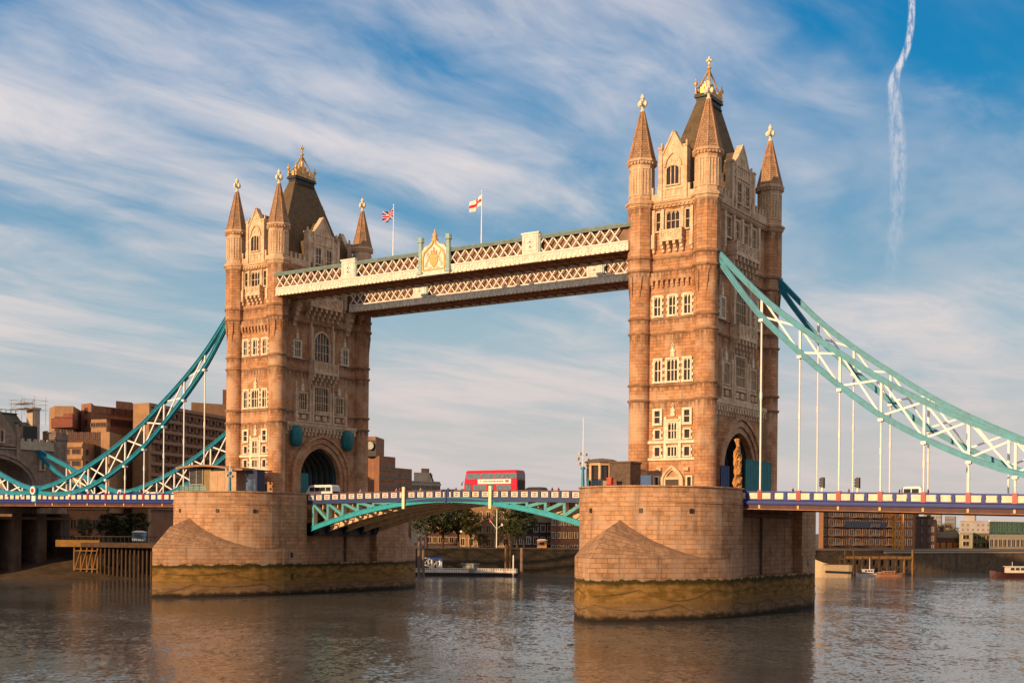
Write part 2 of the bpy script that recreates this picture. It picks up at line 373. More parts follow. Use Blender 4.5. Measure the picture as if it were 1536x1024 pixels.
# river wall: one thing along the bank
WALL = stone('river_wall_stone', (0.07, 0.048, 0.030), (0.05, 0.034, 0.02), (0.025, 0.018, 0.012), 1.4, 0.6, 0.05, 0.8, dirtcol=(0.03, 0.03, 0.012))
def strip_wall(name, pts, z0, z1, th, mats, label, cat='wall', cope=True):
    b = MB()
    P = [Vector((x, y)) for x, y in pts]
    off = []
    for i, p in enumerate(P):
        d = (P[min(i+1, len(P)-1)]-P[max(i-1, 0)]).normalized(); off.append(p+Vector((d.y, -d.x))*th)
    def run(o0, o1, za, zb):
        L = 0
        for i in range(len(P)-1):
            a, c, c2, a2 = P[i]+(off[i]-P[i])*o0, P[i+1]+(off[i+1]-P[i+1])*o0, P[i+1]+(off[i+1]-P[i+1])*o1, P[i]+(off[i]-P[i])*o1
            b.add([(*a, za), (*c, za), (*c2, za), (*a2, za), (*a, zb), (*c, zb), (*c2, zb), (*a2, zb)], [(0, 1, 5, 4), (1, 2, 6, 5), (2, 3, 7, 6), (3, 0, 4, 7), (4, 5, 6, 7)])
    run(-0.2, 1.0, z0, z1)
    if cope: b.m = 1; run(-0.4, 1.25, z1, z1+0.35)
    o = b.build(name, mats)
    return tag(o, label, cat)
strip_wall('river_wall', BANK[4:8], -1, 6.5, 1.2, [WALL, mat('wall_coping', (0.10, 0.07, 0.05))], 'dark weedy stone river wall below the brick warehouses under the lifting span')
strip_wall('embankment_wall', BANK[7:11], -1, 5.9, 1.2, [mat('sheet_piling', (0.12, 0.075, 0.04), 0.85, 0.3, 0.6, streak=0.6), mat('pale_coping', (0.42, 0.29, 0.19))], 'brown embankment wall with a pale coping along the far bank at the right', 'wall')
# foreshore
def sheet(name, pts, m_, kind='structure'):
    b = MB(); b.add(pts, [tuple(range(len(pts)))]); return b.build(name, m_, kind=kind)
b = MB()
rows = []
for i, (x, y) in enumerate(BANK[2:6]):
    d = Vector((BANK[i+3][0]-BANK[i+1][0], BANK[i+3][1]-BANK[i+1][1])).normalized(); nrm = Vector((d.y, -d.x))
    L = [20, 19, 12, 3][i]
    rows.append([(x+nrm.x*L*k/6-nrm.x*1, y+nrm.y*L*k/6-nrm.y*1, 5.6*(1-k/6)**1.3-0.35+random.uniform(-.1, .15)*(6-k)/3) for k in range(7)])
pts = [p for r in rows for p in r]
b.smooth = True
b.add(pts, [(i*7+k, i*7+k+1, (i+1)*7+k+1, (i+1)*7+k) for i in range(3) for k in range(6)])
b.build('foreshore', MUD, kind='structure')
b = MB(); b.add([(*gp(900, 345), -0.3), (*gp(600, 326), -0.3), (*gp(640, 335), 2.2), (*gp(900, 360), 2.2)], [(0, 1, 2, 3)])
b.build('foreshore', MUD, kind='structure')

# ------------------------------------------------------------------ piers
TX = 41.15
YC = 15.2
def nose(r, cy, bb, n, s):
    # arc from one side to the other round the end; s=+1 far end (y+), -1 near end
    return [(r*math.cos(math.pi*k/n), s*(cy+bb*math.sin(math.pi*k/n))) for k in range(n+1)]
def ring(r, cy, bb, n=28):
    far_ = nose(r, cy, bb, n, 1); near = [(-x, y) for x, y in nose(r, cy, bb, n, -1)]
    return far_+near
def lower_nose(n, s):
    """pointed cutwater: two curved flanks meeting in a sharp edge"""
    out = []; tip = 18.9; Rr = 21.7
    for k in range(n+1):
        f = abs(1-2*k/n); sg = 1 if k <= n/2 else -1; g = 1-f          # g 0 at the shoulder, 1 at the tip
        a = math.asin(tip/Rr)*g; ax, ay = 11.07-Rr+Rr*math.cos(a), Rr*math.sin(a); lx, ly = 11.07*(1-g), tip*g
        out.append((sg*(.65*ax+.35*lx)+sg*0.06, s*(YC+.65*ay+.35*ly)))
    return out
def lower(n=28): return lower_nose(n, 1)+[(-x, y) for x, y in lower_nose(n, -1)]
def make_pier():
    root = thing('bridge_pier', (-TX, 0, 0), 'granite river pier under the smaller farther tower, green with weed at the waterline', 'bridge pier', 'river piers of the bridge')
    OX = -TX
    def tr(P): return [(x+OX, y) for x, y in P]
    lo = lower(); up = ring(10.95, YC, 11.05)
    b = MB(); b.prism(tr(lo), -3, 5.5)
    # upper body with the recesses where the decks come in
    def body(P, inset):
        out = []
        n = 28
        F1 = P[:n+1]; N1 = P[n+1:]
        rec = P[0][0]-inset
        return F1+[(-P[0][0], 9.5), (-rec, 9.5), (-rec, -9.5), (-P[0][0], -9.5)]+N1+[(P[0][0], -11.2), (rec, -11.2), (rec, 11.2), (P[0][0], 11.2)]
    b.prism(tr(body(lo, 1.42)), 5.5, 8.1)
    b.prism(tr(body(up, 1.3)), 8.1, 16.4)
    b.build('body', PIER, root)
    # sloping cutwater caps
    for s in (-1, 1):
        b = MB(); n = 28; L = lower_nose(n, s); U = []
        for x, y in L:
            a = math.atan2(y-s*YC, x); U.append((10.85*math.cos(a), s*YC+10.85*math.sin(a)))
        pts = []
        for (x, y), (x2, y2) in zip(L, U):
            dd = max(0, math.dist((x, y), (x2, y2))-.15); h = 5.0*(dd/7.8)**.8
            pts += [(x+OX, y, 8.1), ((x*.55+x2*.45)+OX, y*.55+y2*.45, 8.1+h*0.68), (x2+OX, y2, 8.1+h)]
        fs = []; uv = []
        for k in range(n):
            for j in (0, 1):
                a = k*3+j; fs.append((a, a+3, a+4, a+1)); uv.append([(k*1.57, j*3.4), (k*1.57+1.57, j*3.4), (k*1.57+1.57, j*3.4+3.4), (k*1.57, j*3.4+3.4)])
        b.add(pts, fs, uv); b.build('cutwater_cap', ROOFSTONE, root)
    # parapet round the noses, string course and coping
    for s in (-1, 1):
        b = MB()
        for (r0, r1, z0, z1) in ((10.4, 10.9, 16.4, 17.45), (10.35, 11.15, 17.45, 17.62), (10.8, 11.08, 15.35, 15.62)):
            o = nose(r1, YC, r1+0.1, 28, s); i = nose(r0, YC, r0+.1, 28, s)
            o = [(r1, s*11.25)]+o+[(-r1, s*9.55)]; i = [(r0, s*11.25)]+i+[(-r0, s*9.55)]
            n = len(o); p = [(x+OX, y, z) for z in (z0, z1) for x, y in o]+[(x+OX, y, z) for z in (z0, z1) for x, y in i]
            fs = []; uv = []
            for k in range(n-1):
                u0, u1 = k*1.2, k*1.2+1.2
                for q in ((k, k+1, n+k+1, n+k), (2*n+k, 3*n+k, 3*n+k+1, 2*n+k+1), (n+k, n+k+1, 3*n+k+1, 3*n+k), (k, 2*n+k, 2*n+k+1, k+1)):
                    fs.append(q); uv.append([(u0, z0), (u1, z0), (u1, z1), (u0, z1)])
            fs += [(0, n, 3*n, 2*n), (n-1, 3*n-1, 4*n-1, 2*n-1)]; uv += [[(0, 0), (0, 1), (1, 1), (1, 0)]]*2
            b.add(p, fs, uv)
        b.build('parapet', PIER, root)
    for a in (-150, -118, -75, -40, 40, 75, 118, 150):
        c = Vector((11.0*math.cos(R(a))+OX, (YC if a > 0 else -YC)+11.0*math.sin(R(a)), 14.3)); d = Vector((math.cos(R(a)), math.sin(R(a)), 0))
        b = MB(); b.bar(c-d*.3, c+d*.14, .5, .62); b.build('drain_hole', IRON, root)
    for s in (-1, 1):
        for y, z in ((13.4, 6.9), (13.2, 3.2)): b = MB(); b.box(OX+s*11.0-.3, OX+s*11.0+.16, y-.22, y+.22, z-.45, z+.45); b.build('drain_hole', IRON, root)
    # recess lining: pilasters and a rusty beam in each side recess
    for s in (-1, 1):
        b = MB(); x = OX+s*9.65
        for y in (-2.0,): b.box(min(x, x+s*.35), max(x, x+s*.35), y-.16, y+.16, 5.5, 14.4)
        b.m = 1; b.box(min(x, x+s*.7), max(x, x+s*.7), -8.6, 9.0, 13.7, 14.25)
        b.build('recess_rib', [mat('dark_wet_stone', (0.10, 0.06, 0.04), 0.7, 0.3, 0.5, streak=0.5), mat('rusty_beam', (0.22, 0.10, 0.045), 0.8, 0.3)], root)
    # hanging mooring chains swagged round the waterline
    b = MB()
    P = []
    R0 = [(x*1.006, y*1.006) for x, y in lo]
    cum = [0]
    loop = R0+[R0[0]]
    for p, q in zip(loop, loop[1:]): cum.append(cum[-1]+math.dist(p, q))
    tot = cum[-1]; ns = 13
    def at(sv):
        sv %= tot
        for i in range(len(cum)-1):
            if sv <= cum[i+1]:
                f = (sv-cum[i])/max(1e-6, cum[i+1]-cum[i]); return (loop[i][0]+(loop[i+1][0]-loop[i][0])*f, loop[i][1]+(loop[i+1][1]-loop[i][1])*f)
    for z0, ph in ((4.1, 0), (2.2, .5)):
        pts = []
        for k in range(ns*8+1):
            x, y = at((k/8+ph)*tot/ns); f = (k % 8)/8; pts.append((x+OX, y, z0-(1.0+.5*math.sin(k//8*2.3))*4*f*(1-f)))
        b.path(pts, .045, .045, (0, 0, 1))
    b.build('mooring_chain', mat('chain_iron', (0.10, 0.07, 0.042), .7), root)
    return root
pier_l = make_pier()
pier_r = copy_tree(pier_l); pier_r.location.x = TX; pier_l.rotation_euler.z = math.pi
pier_r['label'] = 'granite river pier under the bigger nearer tower, ochre and green below its tide line'

# ------------------------------------------------------------------ towers
HX, HY = 5.2, 11.24
ZB = 16.4
def face_T(kind, s, ox):
    # local (u, w outward as -y, z): front faces (y-) , back (y+), sides (x+-)
    if kind == 'front': ang = 0 if s < 0 else math.pi; tr = Vector((ox, s*(HY), 0))
    else: ang = math.pi/2 if s > 0 else -math.pi/2; tr = Vector((ox+s*(HX), 0, 0))
    return Matrix.Translation(tr) @ Matrix.Rotation(ang, 4, 'Z')
def arch_pts(cx, hw, zs, rise, n=14, point=0.0):
    out = []
    for k in range(n+1):
        t = math.pi*k/n; c = math.cos(t); sn = math.sin(t)
        out.append((cx+hw*c, zs+rise*(sn*(1-point)+point*(1-abs(c)))))
    return out
def window(T, parent, u, z0, z1, wd, lights=2, trans=(), arch=0.0, quoin=True, fm=TRIMW, depth=0.34, fr=0.26, hood=False):
    """framed stone window: proud surround, mullions and a dark pane set back inside it"""
    b = MB(); b.T = T; h = wd/2; D = -depth
    if arch <= 0:
        b.box(u-h-fr, u-h, D, 0.02, z0-fr, z1+fr); b.box(u+h, u+h+fr, D, 0.02, z0-fr, z1+fr)
        b.box(u-h, u+h, D, 0.02, z1, z1+fr); b.box(u-h, u+h, D-.08, 0.02, z0-fr, z0)
    else:
        b.box(u-h-fr, u-h, D, 0.02, z0-fr, z1); b.box(u+h, u+h+fr, D, 0.02, z0-fr, z1); b.box(u-h, u+h, D-.08, .02, z0-fr, z0)
        A = arch_pts(u, h, z1, arch); B_ = arch_pts(u, h+fr, z1, arch+fr)
        for k in range(len(A)-1): b.slab([B_[k], B_[k+1], A[k+1], A[k]], D, .02)
    if quoin:
        zz = z0-fr; k = 0
        while zz < z1-.1:
            if k % 2 == 0:
                b.box(u-h-fr-.2, u-h-fr, D*.7, .02, zz, min(z1+fr, zz+.42)); b.box(u+h+fr, u+h+fr+.2, D*.7, .02, zz, min(z1+fr, zz+.42))
            zz += .44; k += 1
    if hood: b.box(u-h-fr-.22, u+h+fr+.22, D-.2, .02, z1+fr+arch, z1+fr+arch+.2)
    top = z1+arch
    for i in range(1, lights):
        x = u-h+wd*i/lights; b.box(x-.065, x+.065, D*.55, -.03, z0, z1+arch*(1-abs(2*i/lights-1)**2)**.5*.98 if arch else z1)
    for zt in trans: b.box(u-h, u+h, D*.5, -.035, zt-.06, zt+.06)
    if lights > 1 and not arch and z1-z0 > 1.8:      # little arched heads
        for i in range(lights):
            x0 = u-h+wd*i/lights; x1 = x0+wd/lights; mid = (x0+x1)/2
            b.tri([(x0, D*.5, z1), (x0, D*.5, z1-.4), (mid, D*.5, z1)]); b.tri([(x1, D*.5, z1), (mid, D*.5, z1), (x1, D*.5, z1-.4)])
    wo = b.build('window', [fm], parent)
    g = MB(); g.T = T
    if arch <= 0: g.add([(u-h, -.012, z0), (u+h, -.012, z0), (u+h, -.012, z1), (u-h, -.012, z1)], [(0, 1, 2, 3)])
    else:
        A = arch_pts(u, h, z1, arch); P = [(x, -.012, z) for x, z in A]+[(u-h, -.012, z0), (u+h, -.012, z0)]; g.add(P, [tuple(range(len(P)))])
    g.build('pane', GLASS, wo)
    return wo
def finial_orn(T, parent, u, z0, z1, name='ornament'):
    b = MB(); b.T = T; h = z1-z0
    b.box(u-.32, u+.32, -.3, .02, z0, z0+h*.3); b.box(u-.18, u+.18, -.28, .02, z0+h*.3, z0+h*.62); b.box(u-.38, u+.38, -.26, .02, z0+h*.38, z0+h*.5)
    b.box(u-.08, u+.08, -.22, .02, z0+h*.62, z1); b.box(u-.2, u+.2, -.22, .02, z0+h*.78, z0+h*.88)
    return b.build(name, TRIMW, parent)
def balcony(T, parent, u, hw, zf, ztop, proj, zc, panels=4, n_corb=5):
    b = MB(); b.T = T
    b.box(u-hw, u+hw, -proj, .02, zf-.28, zf); b.box(u-hw-.08, u+hw+.08, -proj-.08, .02, zf-.5, zf-.28)
    # balustrade: posts, rails, tracery panels
    for zz0, zz1 in ((zf, zf+.16), (ztop-.2, ztop)):
        b.box(u-hw, u+hw, -proj, -proj+.22, zz0, zz1); b.box(u-hw, u-hw+.22, -proj+.22, .02, zz0, zz1); b.box(u+hw-.22, u+hw, -proj+.22, .02, zz0, zz1)
    b.box(u-hw+.05, u+hw-.05, -proj+.1, -proj+.16, zf+.16, ztop-.2); b.box(u-hw+.1, u-hw+.16, -proj+.2, .02, zf+.16, ztop-.2); b.box(u+hw-.16, u+hw-.1, -proj+.2, .02, zf+.16, ztop-.2)
    for i in range(panels+1):
        x = u-hw+.13+(2*hw-.26)*i/panels; b.box(x-.13, x+.13, -proj-.04, -proj+.24, zf, ztop+(.22 if i in (0, panels) else 0))
    for i in range(panels):
        x0 = u-hw+.13+(2*hw-.26)*i/panels+.13; x1 = x0+(2*hw-.26)/panels-.26
        b.bar((x0, -proj+.05, zf+.16), (x1, -proj+.05, ztop-.2), .1); b.bar((x1, -proj+.05, zf+.16), (x0, -proj+.05, ztop-.2), .1)
    # stepped corbels
    for i in range(n_corb):
        x = u-hw+.25+(2*hw-.5)*i/max(1, n_corb-1)
        for k in range(3):
            f0 = 1-k*.3; zt = zf-.5-(zf-.5-zc)*k/3; b.box(x-.2, x+.2, -proj*f0, .02, zt-(zf-.5-zc)/3, zt)
    return b.build('balcony', TRIM, parent)

def make_tower():
    OX = -TX
    root = thing('bridge_tower', (OX, 0, ZB), 'farther gothic stone tower of the bridge, the left one of the two', 'bridge tower', 'gothic towers of the bridge')
    # ---- core walls with the road arch running through
    b = MB(); hw = 5.3
    A = arch_pts(0, hw, 21.0, 5.2, 20, 0.12)
    out = [(hw, ZB)]+A+[(-hw, ZB), (-HY, ZB), (-HY, 58.6), (HY, 58.6), (HY, ZB)]
    n = len(out); p = [(OX-HX, y, z) for y, z in out]+[(OX+HX, y, z) for y, z in out]
    b.add(p, [tuple(range(n)), tuple(range(2*n-1, n-1, -1))]+[(k, n+k, n+(k+1) % n, (k+1) % n) for k in range(n)])
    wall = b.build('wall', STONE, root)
    # ---- arch mouldings + tunnel ribs
    for s in (-1, 1):
        T = face_T('side', s, OX); b = MB(); b.T = T
        for r0, r1, d0 in ((5.3, 6.2, -.28), (6.2, 7.2, -.5), (7.2, 7.8, -.72)):
            I = arch_pts(0, r0, 21.0, r0-.1, 20, .12); O = arch_pts(0, r1, 21.0, r1-.25, 20, .12)
            I = [(r0, ZB)]+I+[(-r0, ZB)]; O = [(r1, ZB)]+O+[(-r1, ZB)]
            for k in range(len(I)-1): b.slab([I[k], O[k], O[k+1], I[k+1]], d0, .03)
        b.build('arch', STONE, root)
    b = MB()
    for i in range(7):
        x = OX-HX+1.0+(2*HX-2)*i/6; I = [(x, y, z) for y, z in [(5.15, ZB)]+arch_pts(0, 5.1, 21, 5.0, 16, .12)+[(-5.15, ZB)]]
        b.path(I, .22, .35, (1, 0, 0))
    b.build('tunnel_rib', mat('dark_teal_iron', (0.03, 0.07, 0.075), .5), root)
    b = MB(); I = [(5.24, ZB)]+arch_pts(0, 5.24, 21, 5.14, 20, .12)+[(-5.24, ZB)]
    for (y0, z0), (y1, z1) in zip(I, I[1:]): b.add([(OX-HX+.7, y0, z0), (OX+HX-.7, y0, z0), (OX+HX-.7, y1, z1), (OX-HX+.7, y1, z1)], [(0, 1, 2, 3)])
    b.build('tunnel_shade_lining', mat('shade_plating', (0.035, 0.03, 0.028), .6, .3, .8), root)  # steel lining added; its near-black colour stands in for deep archway shade
    # ---- turrets
    first = None
    for sx in (-1, 1):
        for sy in (-1, 1):
            if first is None:
                b = MB(); c = (OX+sx*HX, sy*HY)
                b.smooth = True
                b.lathe(c, [(1.72, ZB), (1.72, ZB+1.0), (1.55, ZB+1.25), (1.55, 46.2)], 28, cap=False)
                b.smooth = False
                b.lathe(c, [(1.55, 46.2), (1.93, 48.6), (1.93, 57.9)], 8, math.pi/8, cap=False); b.m = 1
                b.lathe(c, [(1.93, 57.9), (1.93, 58.6), (1.84, 58.8), (1.84, 64.3), (1.84, 64.6)], 8, math.pi/8, cap=True)
                b.smooth = True
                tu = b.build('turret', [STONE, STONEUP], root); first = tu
                for z in (30.1, 32.35, 39.75, 41.85):
                    b = MB(); b.smooth = True; b.lathe(c, [(1.55, z-.12), (1.76, z+.02), (1.80, z+.22), (1.58, z+.34)], 28, cap=False); b.build('string_course', COURSE, tu)
                for z, rr in ((48.65, 1.93), (50.5, 1.93)):
                    b = MB(); b.lathe(c, [(rr, z-.12), (rr+.2, z+.03), (rr+.22, z+.25), (rr, z+.36)], 8, math.pi/8, cap=False); b.build('string_course', COURSE, tu)
                b = MB(); b.lathe(c, [(1.93, 57.75), (2.12, 57.9), (2.2, 58.25), (2.38, 58.35), (2.38, 58.65), (1.88, 58.95)], 8, math.pi/8); b.build('cornice', STONEUP, tu); b = MB()
                b.lathe(c, [(1.84, 64.0), (1.98, 64.15), (2.0, 64.45), (2.22, 64.55), (2.22, 64.85), (1.95, 65.0)], 8, math.pi/8)
                for k in range(8):   # billet mouldings under the eaves
                    for q in (-.5, 0, .5):
                        t = math.pi/4*k; d = Vector((math.cos(t), math.sin(t), 0)); e = Vector((-d.y, d.x, 0)); pc = Vector((c[0], c[1], 64.28))+d*1.88+e*q*1.0
                        b.bar(pc-d*.1, pc+d*.22, .2, .3)
                b.build('eaves_moulding', STONEUP, tu)
                # blind panels on the top stage and V slots on the corbelled stage
                b = MB()
                for k in range(8):
                    t = math.pi/4*k; d = Vector((math.cos(t), math.sin(t), 0)); e = Vector((-d.y, d.x, 0))
                    ap = 1.84*math.cos(math.pi/8)
                    for q0, q1, z0, z1 in ((-.5, -.38, 59.6, 63.5), (.38, .5, 59.6, 63.5), (-.38, .38, 63.38, 63.5), (-.38, .38, 59.6, 59.72), (-.06, .06, 59.72, 63.3)):
                        pc = Vector((c[0], c[1], 0))+d*ap
                        P = [pc+e*q+d*w+Vector((0, 0, z)) for w in (-.02, .1) for q, z in ((q0, z0), (q1, z0), (q1, z1), (q0, z1))]
                        b.add(P, [(0, 3, 2, 1), (4, 5, 6, 7), (0, 1, 5, 4), (1, 2, 6, 5), (2, 3, 7, 6), (3, 0, 4, 7)])
                b.build('blind_panel', TRIM, tu)
                b = MB()
                for k in range(8):
                    t = math.pi/4*(k+.5); d = Vector((math.cos(t), math.sin(t), 0)); e = Vector((-d.y, d.x, 0)); pc = Vector((c[0], c[1], 0))
                    a0 = pc+d*1.60+Vector((0, 0, 44.6)); a1 = pc+d*1.86-e*.3+Vector((0, 0, 48.0)); a2 = pc+d*1.86+e*.3+Vector((0, 0, 48.0)); a3 = pc+d*1.5+Vector((0, 0, 48.0))
                    b.add([a0, a1, a2, a3], [(0, 1, 2), (0, 2, 3), (0, 3, 1), (1, 3, 2)])
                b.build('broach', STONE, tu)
                b = MB(); b.lathe(c, [(1.98, 64.85), (1.6, 66.4), (.26, 72.1)], 8, math.pi/8)
                sp = b.build('spire', SPIRE, tu)
                b = MB()
                for k in range(8):
                    t = math.pi/8+math.pi/4*k; d = Vector((math.cos(t), math.sin(t), 0)); pc = Vector((c[0], c[1], 0))
                    b.bar(pc+d*1.62+Vector((0, 0, 66.4)), pc+d*.28+Vector((0, 0, 72.1)), .13); b.bar(pc+d*2.0+Vector((0, 0, 64.88)), pc+d*1.62+Vector((0, 0, 66.4)), .13)
                b.build('spire_rib', STONE, tu)
                b = MB(); b.smooth = True
                b.lathe(c, [(.24, 71.9), (.4, 72.1), (.22, 72.3), (.16, 72.75)], 10)
                b.lathe(c, [(.16, 73.75), (.34, 73.95), (.34, 74.1), (.1, 74.6)], 10); b.smooth = False
                b.box(c[0]-.2, c[0]+.2, c[1]-.2, c[1]+.2, 72.7, 73.8)
                for ax in (0, 1):
                    for q in (-1, 1):
                        e = Vector((q, 0, 0)) if ax == 0 else Vector((0, q, 0)); pc = Vector((c[0], c[1], 73.2))
                        b.bar(pc+e*.12, pc+e*.72, .36, .36); b.bar(pc+e*.5+Vector((0, 0, -.36)), pc+e*.5+Vector((0, 0, .36)), .28)
                b.build('finial', TRIMW, tu)
            else:
                c2 = copy_tree(first, root)
                c2.location = (first.location.x+(sx+1)*HX, first.location.y+(sy+1)*HY, 0)
    # ---- string courses, cornice, corbel table, parapet on the four faces
    for kind, s, hwf in (('front', -1, HX), ('front', 1, HX), ('side', -1, HY), ('side', 1, HY)):
        T = face_T(kind, s, OX); e = hwf-1.3
        for z in (30.1, 32.35, 39.75, 41.85, 48.65, 50.5):
            if kind == 'side' and z in (30.1,): continue
            b = MB(); b.T = T; b.box(-e, e, -.22, .05, z, z+.28); b.box(-e, e, -.1, .05, z-.14, z); b.build('string_course', COURSE, root)
        b = MB(); b.T = T
        b.box(-e, e, -.25, .05, 57.7, 58.0); b.box(-e, e, -.45, .05, 58.0, 58.35); b.box(-e, e, -.62, .05, 58.35, 58.62)
        k = int(2*e/.62)
        for i in range(k): x = -e+(i+.5)*2*e/k; b.box(x-.13, x+.13, -.42, .05, 57.78, 58.02)
        b.build('cornice', STONEUP, root)
        b = MB(); b.T = T
        # battlemented parapet
        b.box(-e, e, -.35, .05, 58.62, 59.7)
        x = -e+.2
        while x < e-.6: b.box(x, x+.55, -.35, .05, 59.7, 60.55); b.box(x-.06, x+.61, -.42, .1, 60.55, 60.68); x += 1.15
        b.build('parapet', TRIM, root)
    # ---- machicolation on the river faces
    for s in (-1, 1):
        T = face_T('front', s, OX); b = MB(); b.T = T
        b.box(-3.5, 3.5, -.5, .03, 47.35, 47.75); b.box(-3.4, 3.4, -.42, .03, 47.75, 48.5)
        for i in range(9):
            x = -3.2+6.4*i/8; b.box(x-.2, x+.2, -.46, .03, 46.75, 47.35); b.box(x-.17, x+.17, -.28, .03, 46.35, 46.75)
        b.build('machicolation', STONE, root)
        # windows
        for u in (-2.35, 0, 2.35): window(T, root, u, 42.35, 45.0, 0.95, 2, (43.6,))
        for u, wd, lt in ((-2.2, .95, 2), (0.1, 1.6, 3), (2.4, .95, 2)): window(T, root, u, 32.95, 36.0, wd, lt, (34.5,))
        finial_orn(T, root, 0.1, 36.35, 38.3)
        for u in (-2.2, 2.45): window(T, root, u, 27.0, 28.75, .85, 1, (27.9,), quoin=False, fr=.34)
        window(T, root, .2, 24.75, 27.0, 1.3, 3, (25.9,), hood=True)
        for u in (-2.15, 2.5): window(T, root, u, 24.8, 26.0, .8, 1, (), quoin=True, fr=.2)
        for u, wd, lt in ((-2.15, .8, 1), (.2, 1.4, 3), (2.5, .8, 1)): window(T, root, u, 22.3, 23.55, wd, lt, (), quoin=(lt == 1), fr=.2)
        finial_orn(T, root, .2, 27.95, 29.8)
        b = MB(); b.T = T
        b.box(-3.7, 3.75, -.27, .02, 24.1, 24.5); b.box(-3.7, 3.75, -.24, .02, 21.7, 22.05)
        for x in (-.95, 1.35): b.box(x-.2, x+.2, -.3, .02, 22.05, 24.1); b.box(x-.2, x+.2, -.3, .02, 24.5, 27.9)
        b.build('window_band', TRIMW, root)
        # doorway
        b = MB(); b.T = T
        for r0, r1, d0 in ((1.05, 1.35, -.3), (1.35, 1.75, -.5)):
            I = [(r0+.25, ZB)]+arch_pts(.25, r0, 18.9, r0+.35, 10, .45)+[(.25-r0, ZB)]; I[0] = (.25+r0, ZB)
            O = [(.25+r1, ZB)]+arch_pts(.25, r1, 18.9, r1+.35, 10, .45)+[(.25-r1, ZB)]
            for k in range(len(I)-1): b.slab([I[k], O[k], O[k+1], I[k+1]], d0, .02)
        b.box(-2.3, -1.5, -.45, .02, 20.2, 20.7); b.box(2.0, 2.8, -.45, .02, 20.2, 20.7)
        b.box(-.8, 1.3, -.28, .02, 18.95, 19.3)
        dr = b.build('doorway', TRIM, root)
        b = MB(); b.T = T; b.box(-.8, 1.3, -.1, .015, ZB, 18.95); b.build('door', mat('dark_oak', (0.05, 0.03, 0.02), .6), dr)
        for u in (-2.25, 2.9): window(T, root, u, 17.9, 19.3, .6, 1, (), quoin=False, fr=.2)
        # top stage group of windows + balcony
        for u, wd, lt in ((-2.3, .6, 1), (0, 2.0, 3), (2.3, .6, 1)): window(T, root, u, 54.4, 57.0, wd, lt, (55.7,), quoin=False, fr=.22, fm=TRIM)
        for u in (-3.0, -1.55, 1.55, 3.0):
            b = MB(); b.T = T; b.box(u-.2, u+.2, -.55, .02, 53.2, 57.4)
            if abs(u) > 2: b.box(u-.26, u+.26, -.7, .02, 51.9, 53.9); b.box(u-.16, u+.16, -.45, .02, 51.3, 51.9)
            b.build('pilaster', TRIM, root)
        balcony(T, root, 0, 1.75, 53.2, 54.35, 1.05, 51.3, 3, 4)
        # gable
        g = MB(); g.T = T
        out = [(-1.95, 58.62), (1.95, 58.62), (1.95, 65.0), (1.3, 65.6), (.75, 66.9), (0, 68.1), (-.75, 66.9), (-1.3, 65.6), (-1.95, 65.0)]
        g.slab(out, -.4, .45)
        gab = g.build('gable', TRIM, root)
        b = MB(); b.T = T
        for x in (-1.95, 1.95):
            b.box(x-.28, x+.28, -.6, .5, 58.62, 65.9); b.box(x-.36, x+.36, -.7, .58, 65.9, 66.2); b.box(x-.12, x+.12, -.2, .1, 66.2, 66.9)
        for p_, q_ in (((-1.7, 65.2), (-.75, 66.95)), ((-.75, 66.95), (0, 68.35)), ((1.7, 65.2), (.75, 66.95)), ((.75, 66.95), (0, 68.35))): b.bar((p_[0], 0, p_[1]), (q_[0], 0, q_[1]), 1.05, .24, (0, 1, 0)) if False else b.bar((p_[0], .0, p_[1]), (q_[0], .0, q_[1]), 1.05, .26)
        A = arch_pts(0, 1.15, 63.3, 1.9, 12, .3); B2 = arch_pts(0, 1.4, 63.3, 2.2, 12, .3)
        for k in range(12): b.slab([B2[k], B2[k+1], A[k+1], A[k]], -.62, -.38)
        for k in range(3): b.lathe((0, 0, 0), [], 3) if False else None
        b.box(-1.6, 1.6, -.55, -.38, 60.1, 60.35); b.box(-1.6, 1.6, -.5, -.38, 59.0, 59.15)
        for x in (-1.2, -.4, .4, 1.2): b.box(x-.08, x+.08, -.5, -.38, 59.15, 60.1)
        for x, z in ((-.45, 64.2), (.45, 64.2), (0, 66.6)): b.box(x-.22, x+.22, -.5, -.38, z-.22, z+.22)
        b.build('gable_moulding', TRIM, gab)
        T2 = T @ Matrix.Translation((0, -.4, 0))
        window(T2, gab if False else root, 0, 60.75, 62.9, 1.9, 3, (), arch=.5, quoin=False, fr=.2, fm=TRIM, depth=.2)
        b = MB(); b.T = T     # dark slated roof behind the gable
        b.slab([(-1.9, 58.7), (1.9, 58.7), (1.9, 65.0), (0, 67.6), (-1.9, 65.0)], .45, HY-2.4); b.build('dormer_roof', SLATE, root)
    # ---- road faces
    for s in (-1, 1):
        T = face_T('side', s, OX)
        for u in (-6.4, 6.4):
            window(T, root, u, 42.2, 45.0, 1.5, 3, (43.6,)); finial_orn(T, root, u, 45.4, 47.2)
        window(T, root, 0, 42.0, 45.3, 3.9, 5, (43.6, 45.2), arch=1.9, quoin=False, fr=.35, fm=TRIM)
        for u in (-2.9, 2.9): b = MB(); b.T = T; b.box(u-.28, u+.28, -.6, .02, 39.9, 47.9); b.box(u-.12, u+.12, -.4, .02, 47.9, 49.0); b.build('pilaster', TRIM, root)
        balcony(T, root, 0, 3.3, 40.0, 41.7, 1.5, 37.6, 5, 6)
        for u in (-4.9, 4.9):
            window(T, root, u, 32.9, 35.8, 2.0, 4, (34.4,), fm=TRIM, quoin=False); finial_orn(T, root, u, 36.2, 38.4)
        window(T, root, 0, 32.9, 37.2, 3.6, 6, (34.4, 35.8), quoin=False, fr=.3, fm=TRIM)
        b = MB(); b.T = T
